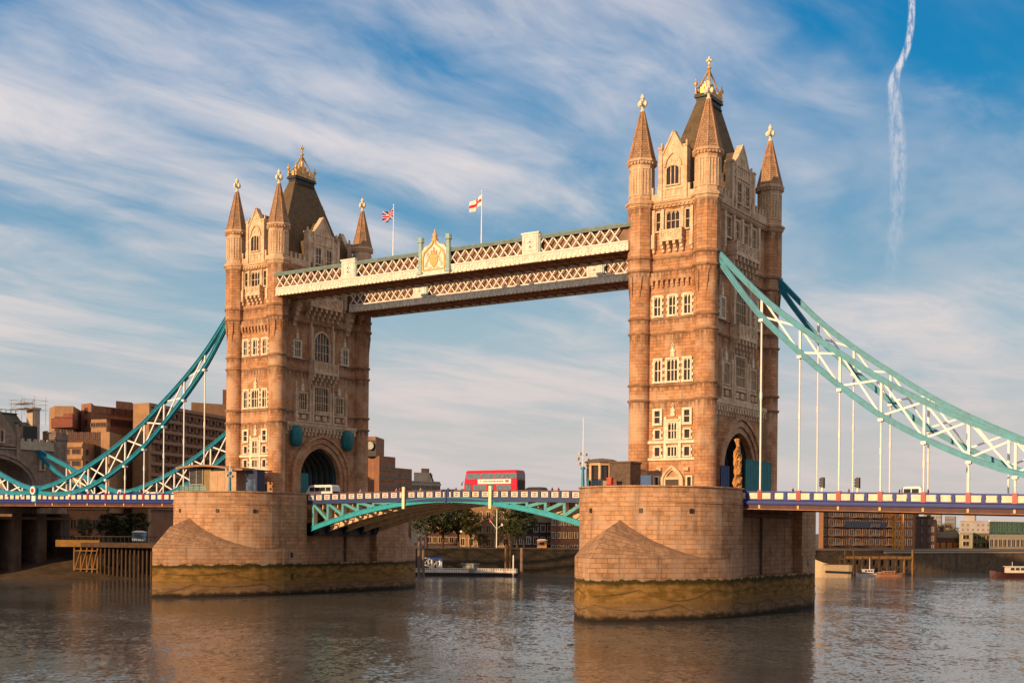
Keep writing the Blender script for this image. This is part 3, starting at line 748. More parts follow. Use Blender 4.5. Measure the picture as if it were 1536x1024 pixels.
        for u in (-6.7, -3.1, -2.35, 2.35, 3.1, 6.7): b.box(u-.24, u+.24, -.5, .02, 30.9, 36.6); b.box(u-.1, u+.1, -.35, .02, 36.6, 37.8)
        b.box(-7, 7, -.35, .02, 32.2, 32.55)
        b.box(-7, 7, -.45, .02, 30.6, 30.95)
        for i in range(8):
            x = -6.4+12.8*i/7; b.box(x-.55, x+.55, -.3, .02, 31.2, 32.0)
        b.build('panel_band', TRIM, root)
        b = MB(); b.T = T
        b.box(-9.3, 9.3, -.75, .02, 29.9, 30.5); b.box(-9.3, 9.3, -.6, .02, 29.6, 29.9)
        for i in range(20):
            x = -9.0+18*i/19; b.box(x-.22, x+.22, -.62, .02, 28.9, 29.6); b.box(x-.18, x+.18, -.35, .02, 28.3, 28.9)
        b.build('machicolation', TRIM if s < 0 else TRIM, root)
        for u in (-4.6, -1.55, 1.55, 4.6): window(T, root, u, 54.1, 56.9, 1.5, 2, (55.5,), quoin=False, fr=.24, fm=TRIM)
        for u in (-6.2, -3.1, 0, 3.1, 6.2): b = MB(); b.T = T; b.box(u-.3, u+.3, -.55, .02, 52.4, 57.5); b.box(u-.18, u+.18, -.4, .02, 51.7, 52.4); b.build('pilaster', TRIM, root)
        balcony(T, root, 0, 4.3, 52.0, 53.5, 1.4, 49.4, 6, 7)
        out = [(-3.9, 58.62), (3.9, 58.62), (3.9, 63.4), (2.9, 64.4), (2.3, 64.6), (1.3, 66.6), (0, 68.2), (-1.3, 66.6), (-2.3, 64.6), (-2.9, 64.4), (-3.9, 63.4)]
        g = MB(); g.T = T; g.slab(out, -.35, .5); gab = g.build('gable', TRIM, root)
        b = MB(); b.T = T
        for x in (-3.9, 3.9): b.box(x-.3, x+.3, -.6, .55, 58.62, 65.0); b.box(x-.38, x+.38, -.7, .62, 65.0, 65.3); b.box(x-.1, x+.1, -.2, .1, 65.3, 66.0)
        for x in (-2.5, 2.5): b.box(x-.2, x+.2, -.55, .52, 58.62, 65.4)
        for sx in (-1, 1):
            for p_, q_ in (((3.7, 63.5), (2.7, 64.6)), ((2.3, 64.9), (1.3, 66.7)), ((1.3, 66.7), (0, 68.4))): b.bar((sx*p_[0], .05, p_[1]), (sx*q_[0], .05, q_[1]), 1.0, .28)
        b.box(-3.4, 3.4, -.5, -.33, 63.2, 63.4); b.box(-2.2, 2.2, -.5, -.33, 64.9, 65.05)
        for x in (-1.4, -.7, 0, .7, 1.4): b.box(x-.1, x+.1, -.45, -.33, 63.4, 64.9)
        for x in (-.6, 0, .6): b.box(x-.1, x+.1, -.45, -.33, 65.05, 66.3)
        b.build('gable_moulding', TRIM, gab)
        T2 = T @ Matrix.Translation((0, -.35, 0))
        for u in (-1.45, 1.45): window(T2, root, u, 59.7, 62.6, 1.35, 2, (61.2,), quoin=False, fr=.22, fm=TRIM, depth=.2)
        b = MB(); b.T = T; b.slab([(-3.8, 58.7), (3.8, 58.7), (3.8, 63.6), (2.6, 64.2), (0, 67.6), (-2.6, 64.2), (-3.8, 63.6)], .5, HX-1.2); b.build('dormer_roof', SLATE, root)
    # ---- main roof, ridge platform, gilded cresting
    b = MB()
    prof = [(4.3, 9.6, 58.65), (3.5, 8.5, 60.6), (2.45, 6.3, 67.0), (.75, 2.45, 75.5)]
    for (a0, b0, z0), (a1, b1, z1) in zip(prof, prof[1:]):
        q0 = [(OX-a0, -b0), (OX+a0, -b0), (OX+a0, b0), (OX-a0, b0)]; q1 = [(OX-a1, -b1), (OX+a1, -b1), (OX+a1, b1), (OX-a1, b1)]
        b.add([(x, y, z0) for x, y in q0]+[(x, y, z1) for x, y in q1], [(k, (k+1) % 4, 4+(k+1) % 4, 4+k) for k in range(4)])
    rf = b.build('roof', SLATE, root)
    b = MB(); b.box(OX-.85, OX+.85, -2.55, 2.55, 75.2, 75.8); b.box(OX-1.1, OX+1.1, -2.8, 2.8, 75.8, 76.1); b.box(OX-1.0, OX+1.0, -2.7, 2.7, 76.1, 76.35)
    for i in range(9):
        y = -2.2+4.4*i/8
        for sx in (-1, 1): b.box(OX+sx*1.0-.1, OX+sx*1.0+.1, y-.12, y+.12, 74.75, 75.05)
    b.build('roof_cap', IRON, rf)
    b = MB()
    def knob(x, y, z0, h, r):
        b.smooth = True; b.lathe((x, y), [(r*.8, z0), (r*.35, z0+h*.25), (r*.3, z0+h*.5), (r, z0+h*.6), (r*.9, z0+h*.72), (r*.2, z0+h*.8), (r*.35, z0+h*.9), (.02, z0+h)], 8); b.smooth = False
    for x in (-.95, .95):
        for y in (-2.5, 2.5): knob(OX+x, y, 76.35, 2.4, .32)
        for y in (-1.25, 0, 1.25): knob(OX+x, y, 76.35, 1.3, .22)
    for y0 in (-2.5, -1.25, 0, 1.25):
        for x in (-.95, .95):
            for k in range(4):
                ya = y0+1.25*k/4; b.bar((OX+x, ya, 76.4), (OX+x, ya+.31, 77.0), .1); b.bar((OX+x, ya+.31, 76.4), (OX+x, ya, 77.0), .1)
            b.bar((OX+x, y0, 77.0), (OX+x, y0+1.25, 77.0), .12)
    for sy in (-1, 1):
        for x in (-.95, .95):
            b.path([(OX+x, sy*2.4, 77.2), (OX+x*.8, sy*1.6, 77.7), (OX+x*.45, sy*.8, 79.2), (OX, 0, 80.6)], .2, .2, (1, 0, 0)); 
        for k in range(3): b.box(OX-.3, OX+.3, sy*(2.2-k*.7)-.16, sy*(2.2-k*.7)+.16, 76.4, 77.4+k*.6)
    b.lathe((OX, 0), [(.7, 76.3), (.55, 77.6), (.25, 79.0), (.2, 80.2)], 8)
    knob(OX, 0, 79.6, 2.0, .36)
    b.box(OX-.1, OX+.1, -.1, .1, 81.4, 82.5); b.box(OX-.1, OX+.1, -.42, .42, 81.9, 82.1); b.box(OX-.42, OX+.42, -.1, .1, 81.9, 82.1)
    b.build('cresting', GOLD, rf)
    return root
tower_l = make_tower()
tower_r = copy_tree(tower_l); tower_r.location.x = TX
tower_r['label'] = 'nearer and taller looking gothic stone tower of the bridge, on the right'
# teal tarpaulin bundles over the springers of the left tower's arch
for y in (-6.9, 6.9):
    b = MB(); x = -TX+HX+.05; b.smooth = True
    prof = [(.55, 26.1), (1.15, 26.5), (1.3, 27.3), (1.42, 28.6), (1.25, 29.5), (.75, 29.8)]
    b.lathe((x+.5, y), prof, 9, 0.3, sx=.75)
    o = b.build('tarpaulin', mat('teal_tarpaulin', (0.006, 0.14, 0.16), .5, .25, 2.0, .6), loc=(x, y, 28))
    tag(o, ('left' if y < 0 else 'right') + ' hand teal tarpaulin bundle over the left tower archway', 'tarpaulin', 'tarpaulins on the arch springers')
# walkway brackets on the inner faces of both towers

# brackets carrying the walkways, on the inner road faces
for root, sx in ((tower_l, 1), (tower_r, -1)):
    ox = root.location.x
    for y in (-10.2, -7.2, 7.2, 10.2):
        b = MB(); x = ox+sx*HX
        for k in range(5):
            d = 1.5*(1-k*.2); z1 = 51.9-k*.85; b.box(min(x-.05*sx, x+sx*d), max(x-.05*sx, x+sx*d), y-.6+.05*k, y+.6-.05*k, z1-.85, z1)
        b.build('walkway_bracket', TRIM, root)

# ------------------------------------------------------------------ high level walkways
WCREAM = mat('grey_cream_paint', (0.72, 0.66, 0.58), .6, .13, 1.3, streak=.3)
def make_walkway():
    y0, y1 = -12.95, -6.45; X = 34.75
    root = thing('high_level_walkway', (0, (y0+y1)/2, 51.9), 'nearer high walkway between the towers, with a gilded crest on its parapet', 'walkway', 'high walkways between the towers')
    b = MB(); b.box(-35.9, 35.9, y0+.9, y1-.9, 52.2, 52.6)
    for i in range(36): x = -35+70*i/35; b.box(x-.09, x+.09, y0+.6, y1-.6, 51.95, 52.2)
    for i in range(35):
        x = -35+2*i; b.bar((x, y0+.6, 52.1), (x+2, y1-.6, 52.1), .1, .16)
    b.box(-35.9, 35.9, (y0+y1)/2-.15, (y0+y1)/2+.15, 51.96, 52.18)
    b.build('soffit', RUSTBR, root)
    for yy, s in ((y0, -1), (y1, 1)):
        ya, yb = (yy, yy+.5) if s < 0 else (yy-.5, yy)
        b = MB(); b.box(-X, X, ya, yb, 52.0, 53.3); out = ya if s < 0 else yb
        def prot(x0, x1, z0, z1, d): b.box(x0, x1, min(out, out+s*d), max(out, out+s*d), z0, z1)
        prot(-X, X, 51.9, 52.15, .14); prot(-X, X, 53.1, 53.35, .12)
        nP = 42
        for i in range(nP):
            x0 = -X+2*X*i/nP; x1 = x0+2*X/nP; prot(x0-.05, x0+.05, 52.15, 53.1, .08)
            mid = (x0+x1)/2; rr = .42
            P = arch_pts(mid, rr, 52.35, .5, 6)
            for k in range(6):
                (xa, za), (xb2, zb2) = P[k], P[k+1]
                b.bar((xa, out+s*.04, za), (xb2, out+s*.04, zb2), .09, .07)
            prot(mid-.3, mid+.3, 52.3, 52.5, .05)
        b.m = 1; 
        for i in range(nP*2): x = -X+2*X*(i+.5)/(nP*2); prot(x-.12, x+.12, 51.92, 52.12, .22)
        b.build('fascia', [WCREAM, mat('gilt_studs', (0.55, 0.33, 0.10), .5)], root)
        b = MB(); per = 1.62; nL = int(2*X/per); yc = out-s*.12
        for i in range(nL):
            xa = -X+i*per; 
            b.bar((xa, yc, 53.35), (xa+per, yc, 55.35), .19, .12, (0, 1, 0)); b.bar((xa+per, yc-s*.13, 53.35), (xa, yc-s*.13, 55.35), .19, .12, (0, 1, 0))
        b.build('lattice', mat('lattice_cream', (0.74, 0.66, 0.57), .5, .1), root)
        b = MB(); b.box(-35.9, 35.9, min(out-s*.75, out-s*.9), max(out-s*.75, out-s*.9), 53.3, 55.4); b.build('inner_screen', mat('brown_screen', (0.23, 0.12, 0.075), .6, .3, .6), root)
        b = MB(); b.box(-X-.8, X+.8, ya-.05*(s < 0), yb+.05*(s > 0), 55.35, 55.62); b.box(-X-.8, X+.8, ya-.1, yb+.1, 55.62, 55.8); b.box(-X-.8, X+.8, ya+.1, yb-.1, 55.8, 56.02)
        b.build('top_rail', mat('green_grey_rail', (0.13, 0.19, 0.18), .55, .2, 1.0, streak=.3), root)
        for xp in (-18.1, 18.1):
            b = MB()
            def pr(x0, x1, z0, z1, d, d2=.3): b.box(x0, x1, min(out-s*d2, out+s*d), max(out-s*d2, out+s*d), z0, z1)
            pr(xp-1.45, xp+1.45, 53.3, 56.2, .2); pr(xp-1.6, xp+1.6, 56.2, 56.5, .32); pr(xp-1.6, xp+1.6, 51.95, 52.2, .26); pr(xp-1.2, xp+1.2, 53.7, 53.85, .28); pr(xp-1.2, xp+1.2, 55.85, 56.0, .28)
            pr(xp-1.2, xp-1.05, 53.85, 55.85, .28); pr(xp+1.05, xp+1.2, 53.85, 55.85, .28)
            pr(xp-.12, xp+.12, 54.1, 55.7, .3); pr(xp-.4, xp+.4, 54.9, 55.1, .3); pr(xp-.3, xp+.3, 54.2, 54.4, .3)
            b.m = 1; pr(xp+1.45, xp+1.75, 53.3, 56.1, .1)
            b.build('panel_post', [WCREAM, mat('pale_teal', (0.30, 0.42, 0.38), .5)], root)
    b = MB(); b.prism([(-35.9, y0+.55), (35.9, y0+.55), (35.9, y1-.55), (-35.9, y1-.55)], 55.5, 55.9); b.build('roof', RUSTBR, root)
    return root
walk_n = make_walkway()
walk_f = copy_tree(walk_n); walk_f.location.y = -walk_n.location.y
walk_f['label'] = 'farther high walkway between the towers, its grey fascia seen below the nearer one'
# swap fascias on the far walkway: the side turned to the camera is in shade there by itself
def crest():
    y = -12.95; b = MB()
    b.box(-2.7, 2.7, y-.35, y+.2, 52.2, 56.0)
    b.box(-3.1, 3.1, y-.5, y+.3, 51.9, 52.2)
    out = [(-2.3, 56.0), (2.3, 56.0), (2.0, 56.5), (1.0, 56.8), (.4, 57.4), (0, 57.9), (-.4, 57.4), (-1.0, 56.8), (-2.0, 56.5)]
    b.slab(out, y-.3, y+.15)
    c = b.build('crest_panel', WCREAM, walk_n)
    b = MB()
    for s in (-1, 1):
        b.cyl((s*2.75, y-.2, 52.2), (s*2.75, y-.2, 57.3), .42, .38, 8); b.cyl((s*2.75, y-.2, 57.3), (s*2.75, y-.2, 57.6), .55, .55, 8); b.cyl((s*2.75, y-.2, 57.6), (s*2.75, y-.2, 58.1), .48, .5, 8)
        b.box(s*2.75-.5, s*2.75+.5, y-.7, y+.2, 52.2, 52.6)
    b.build('crest_pier', mat('pale_teal', (0.30, 0.42, 0.38), .5), c)
    b = MB(); yo = y-.36
    # gilded ogee and heraldic relief: shield, crown and scrolls
    for s in (-1, 1):
        P = [(s*2.15, 52.9), (s*2.15, 54.9), (s*1.9, 55.6), (s*1.2, 56.2), (s*.45, 56.7), (0, 57.6)]
        for p_, q_ in zip(P, P[1:]): b.bar((p_[0], yo-.05, p_[1]), (q_[0], yo-.05, q_[1]), .26, .2, (0, 1, 0))
        for k in range(7):
            a = k*.9; cx = s*(1.25+.35*math.cos(a)); cz = 53.5+.38*k; b.bar((cx-.16, yo, cz-.12), (cx+.16, yo, cz+.14), .2, .14, (0, 1, 0))
        b.bar((s*.4, yo, 53.2), (s*1.5, yo, 52.75), .14, .12, (0, 1, 0))
    b.box(-2.15, 2.15, yo-.1, yo+.02, 52.7, 52.9)
    b.slab([(-.75, 54.9), (-.75, 53.9), (0, 53.0), (.75, 53.9), (.75, 54.9)], yo-.12, yo+.02)
    b.box(-.6, .6, yo-.18, yo+.02, 55.1, 55.35); 
    for x in (-.5, -.17, .17, .5): b.bar((x, yo-.08, 55.35), (x*1.1, yo-.08, 55.85), .12)
    b.bar((0, yo-.08, 55.5), (0, yo-.08, 56.3), .16)
    b.smooth = True
    b.lathe((0, y-.15), [(.45, 57.3), (.55, 57.6), (.3, 57.9), (.45, 58.15), (.35, 58.5), (.14, 58.7), (.18, 58.95), (.02, 59.25)], 8)
    b.smooth = False
    for x in (-1.9, -1.5, -1.1, 1.1, 1.5, 1.9): b.bar((x*.95, y-.1, 56.4), (x*.95, y-.1, 57.0-.1*abs(x)), .14)
    b.build('gilded_arms', mat('gilt_paint', (0.66, 0.38, 0.13), .5, .15), c)
crest()

# flags on the walkway roof
def flag_colour(u, v, kind):
    if kind == 'cross':
        return 1 if abs(v-.5) < .12 or abs(u-.5) < .075 else 0
    x = (u-.5)*2; y = (v-.5)
    if abs(y) < .095 or abs(x) < .085: return 1
    if abs(y) < .14 or abs(x) < .125: return 0
    d = abs(abs(y)-abs(x)*.5); 
    if d < .025: return 1
    if d < .065: return 0
    return 2
def flag(xb, y, ztop, kind, label, zf, W=2.9, H=1.75, droop=0.0):
    root = thing('flagpole', (xb, y, 55.9), 'slim white walkway flagpole ' + label[1], 'flagpole', 'flagpoles on the walkway')
    b = MB(); b.cyl((xb, y, 55.9), (xb, y, 60.5), .13, .1, 10); b.cyl((xb, y, 60.5), (xb, y, ztop), .075, .06, 8); b.cyl((xb, y, ztop), (xb, y, ztop+.25), .13, .05, 8)
    b.build('pole', WHITE, root)
    b = MB(); nx, nz = 44, 22; P = []
    d = Vector((-0.93, 0.25, 0)).normalized(); e = Vector((-d.y, d.x, 0))
    for j in range(nz+1):
        for i in range(nx+1):
            u = i/nx; v = j/nz; wv = .22*math.sin(u*7+v*1.5)*min(1, u*2)+.1*math.sin(u*13+1)*u
            p = Vector((xb, y, zf+v*H-droop*u*u-.3*u+.12*math.sin(u*8)*u))+d*(u*W*.92+.05)+e*wv
            P.append(p)
    fs = []; 
    for j in range(nz):
        for i in range(nx):
            a = j*(nx+1)+i; b.m = flag_colour((i+.5)/nx, (j+.5)/nz, kind); b.smooth = True
            b2 = len(b.v)
            if not b.v: b.v += P
            b.f.append([a, a+1, a+nx+2, a+nx+1]); b.mi.append(b.m); b.sm.append(True); b.uv.append(None)
    fo = b.build('flag', [mat('flag_white', (0.75, 0.70, 0.68), .8, .05), mat('flag_red', (0.50, 0.02, 0.035), .8, .1), mat('flag_blue', (0.025, 0.035, 0.22), .8, .1)], None)
    return tag(fo, label[0], 'flag')
flag(-9.7, -11.6, 64.6, 'union', ('red white and blue crossed flag flying from the left flagpole on the walkway', 'left of the gilded crest, with the blue flag'), 62.5, 2.9, 1.75)
flag(8.0, -11.6, 64.4, 'cross', ('white flag with a red cross flying from the right flagpole on the walkway', 'right of the gilded crest, with the white flag'), 62.3, 2.9, 1.6, .55)

# ------------------------------------------------------------------ deck furniture helpers
def parapet(b, xs, zt, y, s, hang=(), post=1, redpost=2, panel=0, rail=1, cast=0.0, low=1):
    """iron parapet along x at y facing s: posts at xs, panels between; zt(x) top height. materials: 0 panel, 1 post/rail, 2 red"""
    out = y
    for i, x in enumerate(xs):
        z = zt(x); red = any(abs(x-h) < .5 for h in hang)
        b.m = redpost if red else post; wd = .30 if red else .2
        b.box(x-wd, x+wd, y-.16-(.06 if red else 0), y+.16+(.06 if red else 0), z-1.22, z+(.1 if red else -.02))
    for x0, x1 in zip(xs, xs[1:]):
        za, zb_ = zt(x0), zt(x1)
        b.m = rail; b.bar((x0, y, za-.12), (x1, y, zb_-.12), .3, .2); b.m = low; b.bar((x0, y, za-1.18), (x1, y, zb_-1.18), .26, .16)
        mx = (x0+x1)/2; hw = (x1-x0)/2-.31; zm = (za+zb_)/2
        b.m = panel; b.box(mx-hw, mx+hw, y-.07, y+.07, zm-1.08, zm-.26)
        b.m = low
        if cast:
            for q in (-.33, .33): 
                for dz in (-.5, -.84): b.box(mx+hw*q*1.2-.11, mx+hw*q*1.2+.11, y-.085, y+.085, zm+dz-.07, zm+dz+.07)
            b.box(mx-.05, mx+.05, y-.085, y+.085, zm-.95, zm-.4)

def side_zt(sgn): return (lambda x: 17.3-.020*(abs(x)-51.8)) if sgn > 0 else (lambda x: 17.72+.006*(abs(x)-51.8))
HANG = [54.45+5.5*i for i in range(10)]
YD = 11.0
def side_span(sgn, X1, label):
    zt = side_zt(sgn); X0 = 51.0; root = thing('side_span', (sgn*90, 0, zt(90)-1.2), label, 'bridge deck', 'side spans of the bridge')
    b = MB(); N = 8
    xs = [X0+(X1-X0)*i/N for i in range(N+1)]
    for i in range(N):
        a, c = xs[i], xs[i+1]
        za, zc = zt(a)-1.15, zt(c)-1.15
        p = [(sgn*a, -10.75, za), (sgn*c, -10.75, zc), (sgn*c, 10.75, zc), (sgn*a, 10.75, za)]
        b.add(p+[(x, y, z-.35) for x, y, z in p], [(0, 1, 2, 3), (7, 6, 5, 4), (0, 4, 5, 1), (2, 6, 7, 3)])
    b.build('roadway', ASPH, root)
    b = MB()
    k = 0; x = X0+1
    while x < X1: b.box(sgn*x-.2, sgn*x+.2, -10.5, 10.5, zt(x)-2.35, zt(x)-1.5); x += 2.79
    for y in (-7.5, -2.5, 2.5, 7.5): b.bar((sgn*X0, y, zt(X0)-2.0), (sgn*X1, y, zt(X1)-2.0), .3, .7)
    b.build('cross_girder', RUSTBR, root)
    for s in (-1, 1):
        y = s*YD
        b = MB(); step = 5.5/3; xs2 = []; x = HANG[0]-step*1
        while x < X1: xs2.append(sgn*x); x += step
        xs2 = [sgn*X0]+xs2 if abs(xs2[0]-sgn*X0) > .5 else xs2
        parapet(b, xs2, zt, y, s, [sgn*h for h in HANG], cast=0)
        b.build('parapet', [CREAM, BLUE, REDP], root)
        b = MB(); P = [(sgn*(X0+(X1-X0)*i/N), y+s*.12, zt(X0+(X1-X0)*i/N)-1.58) for i in range(N+1)]
        b.path(P, .62, .5, (0, 1, 0)); b.path([(x, y_+s*.1, z-.02) for x, y_, z in P], .7, .22, (0, 1, 0))
        b.build('fascia_beam', BLUE, root)
        b = MB(); P = [(p[0], y-s*.05, p[2]-.55) for p in P]; b.path(P, .3, .62, (0, 1, 0))
        b.m = 1; b.path([(p[0], y+s*.1, p[2]-.36) for p in P], .75, .08, (0, 1, 0))
        b.build('edge_girder', [MAROON, RUSTBR], root)
        for h in [h for h in HANG if h < X1]:
            b = MB(); b.box(sgn*h-.14, sgn*h+.14, y+s*.1-.16, y+s*.1+.16, zt(h)-2.38, zt(h)-1.92); b.build('hanger_shoe', mat('ochre_shoe', (0.62, 0.40, 0.14), .5), root)
    return root
side_span(1, 150, 'blue and cream side span deck running right from the nearer tower pier')
side_span(-1, 150, 'blue and cream side span deck running left from the farther tower pier')

# ------------------------------------------------------------------ suspension chains
TOPT = [(5.2, 52.0), (6.1, 51.0), (12.54, 44.2), (18.4, 39.3), (24, 35.3), (29.6, 31.5), (35.3, 28.3), (40.6, 25.7), (47, 23.05), (56, 20.2), (65, 18.9)]
BOTT = [(5.2, 51.2), (6.1, 50.1), (9.08, 45.9), (12.57, 41.5), (18.4, 35.8), (24, 31.0), (29.6, 26.8), (35.3, 23.6), (40.8, 21.05), (47, 18.95), (53, 18.1), (59, 18.1), (65, 18.6)]
TOPS = [(65, 18.9), (71, 20.2), (77.7, 22.5), (85, 25.4), (93, 29.0)]
BOTS = [(65, 18.6), (71, 18.25), (77.6, 18.9), (85, 22.2), (93, 28.0)]
ADJ = lambda tab: [(d+.7-.007*d if d < 60 else d-2.0, 11.6+(z-11.6)*.988) for d, z in tab]
TOPT, BOTT = ADJ(TOPT), ADJ(BOTT)
TOPS, BOTS = [(d-2.0, z) for d, z in TOPS], [(d-2.0, z) for d, z in BOTS]
TOPS[0], BOTS[0] = TOPT[-1], BOTT[-1]; TOPS[-1] = (93, TOPS[-1][1]); BOTS[-1] = (93, BOTS[-1][1])
def chord(b, pts):
    b.path(pts, .42, .78); 
    up = [(x, y, z+.36) for x, y, z in pts]; dn = [(x, y, z-.36) for x, y, z in pts]
    b.path(up, .78, .13); b.path(dn, .78, .13); b.path(pts, .62, .14)
def chain(sgn, s, label, short=False):
    y = s*YD; OX = sgn*TX; zt = side_zt(sgn)
    T_, B_ = (TOPS, BOTS) if short else (TOPT, BOTT)
    d0, d1 = T_[0][0], T_[-1][0]
    pos_ = lambda d, tab: (OX+sgn*d, y, smooth_interp(tab, d))
    root = thing('suspension_chain', (OX+sgn*d0, y, T_[0][1]), label, 'bridge chain', 'suspension chains of the side spans')
    n = 34
    for nm, tab in (('top_chord', T_), ('bottom_chord', B_)):
        b = MB(); ds = [d0+(d1-d0)*i/n for i in range(n+1)]; chord(b, [pos_(d, tab) for d in ds]); b.build(nm, TEAL, root)
    hs = [h-TX for h in HANG]; hs = [h for h in hs if h < 61.5]
    if short: hs = [67.5, 72.5, 77.5, 82.5]
    for h in hs:
        t, bt = pos_(h, T_), pos_(h, B_)
        if t[2]-bt[2] > .9:
            b = MB(); b.bar((t[0], y, t[2]), (bt[0], y, bt[2]), .30, .26, (0, 1, 0)); b.build('post', WHITE, root)
        b = MB(); zl = zt(abs(OX+sgn*h))-.3
        if bt[2]-zl > .4:
            b.cyl((t[0], y, bt[2]-.2), (t[0], y, zl), .125, .125, 10); zc = zl+(bt[2]-zl)*.55; b.cyl((t[0], y, zc-.45), (t[0], y, zc+.45), .18, .18, 10)
            b.box(t[0]-.32, t[0]+.32, y-.4, y+.4, bt[2]-.75, bt[2]-.38); b.cyl((t[0], y-.46, bt[2]-.58), (t[0], y+.46, bt[2]-.58), .24, .24, 8)
            b.build('hanger', WHITE, root)
    for a, c in zip(hs, hs[1:]):
        if pos_(a, T_)[2]-pos_(a, B_)[2] < .9 and pos_(c, T_)[2]-pos_(c, B_)[2] < .9: continue
        ta, tc, ba, bc = pos_(a, T_), pos_(c, T_), pos_(a, B_), pos_(c, B_)
        b = MB()
        b.bar((ta[0], y-.06, ta[2]), (bc[0], y-.06, bc[2]), .26, .14, (0, 1, 0)); b.bar((ba[0], y+.06, ba[2]), (tc[0], y+.06, tc[2]), .26, .14, (0, 1, 0))
        b.build('brace', WHITE, root)
    if not short:      # pin with its round cover
        p = pos_(63, T_); b = MB(); b.cyl((p[0], y-.75, p[2]-.1), (p[0], y+.75, p[2]-.1), 1.05, 1.05, 20); b.box(p[0]-.75, p[0]+.75, y-.5, y+.5, p[2]-2.6, p[2]-.6)
        pin = b.build('pin_joint', TEAL, root)
        b = MB()
        for q in (-1, 1): b.cyl((p[0], y+q*.76, p[2]-.1), (p[0], y+q*.86, p[2]-.1), .82, .82, 20)
        b.m = 1
        for q in (-1, 1): b.cyl((p[0], y+q*.87, p[2]-.1), (p[0], y+q*.95, p[2]-.1), .46, .46, 16)
        b.m = 0; b.box(p[0]-.6, p[0]+.6, y-.62, y+.62, p[2]-2.3, p[2]-1.2)
        b.build('roundel', [WHITE, mat('roundel_red', (0.45, 0.02, 0.02), .4)], pin)
    return root
chain(1, -1, 'nearer teal chain with white bracing sweeping right from the right tower')
chain(1, 1, 'teal chain with white bracing sweeping right behind the nearer right hand chain')
chain(-1, -1, 'nearer teal chain with white bracing sweeping down left from the left tower')
chain(-1, 1, 'teal chain behind the left pavilion, on the far side of the left deck')
chain(-1, -1, 'short teal chain rising from the nearer roundel out of the left edge', True)
chain(-1, 1, 'short teal chain rising from the farther roundel to the grey gatehouse', True)

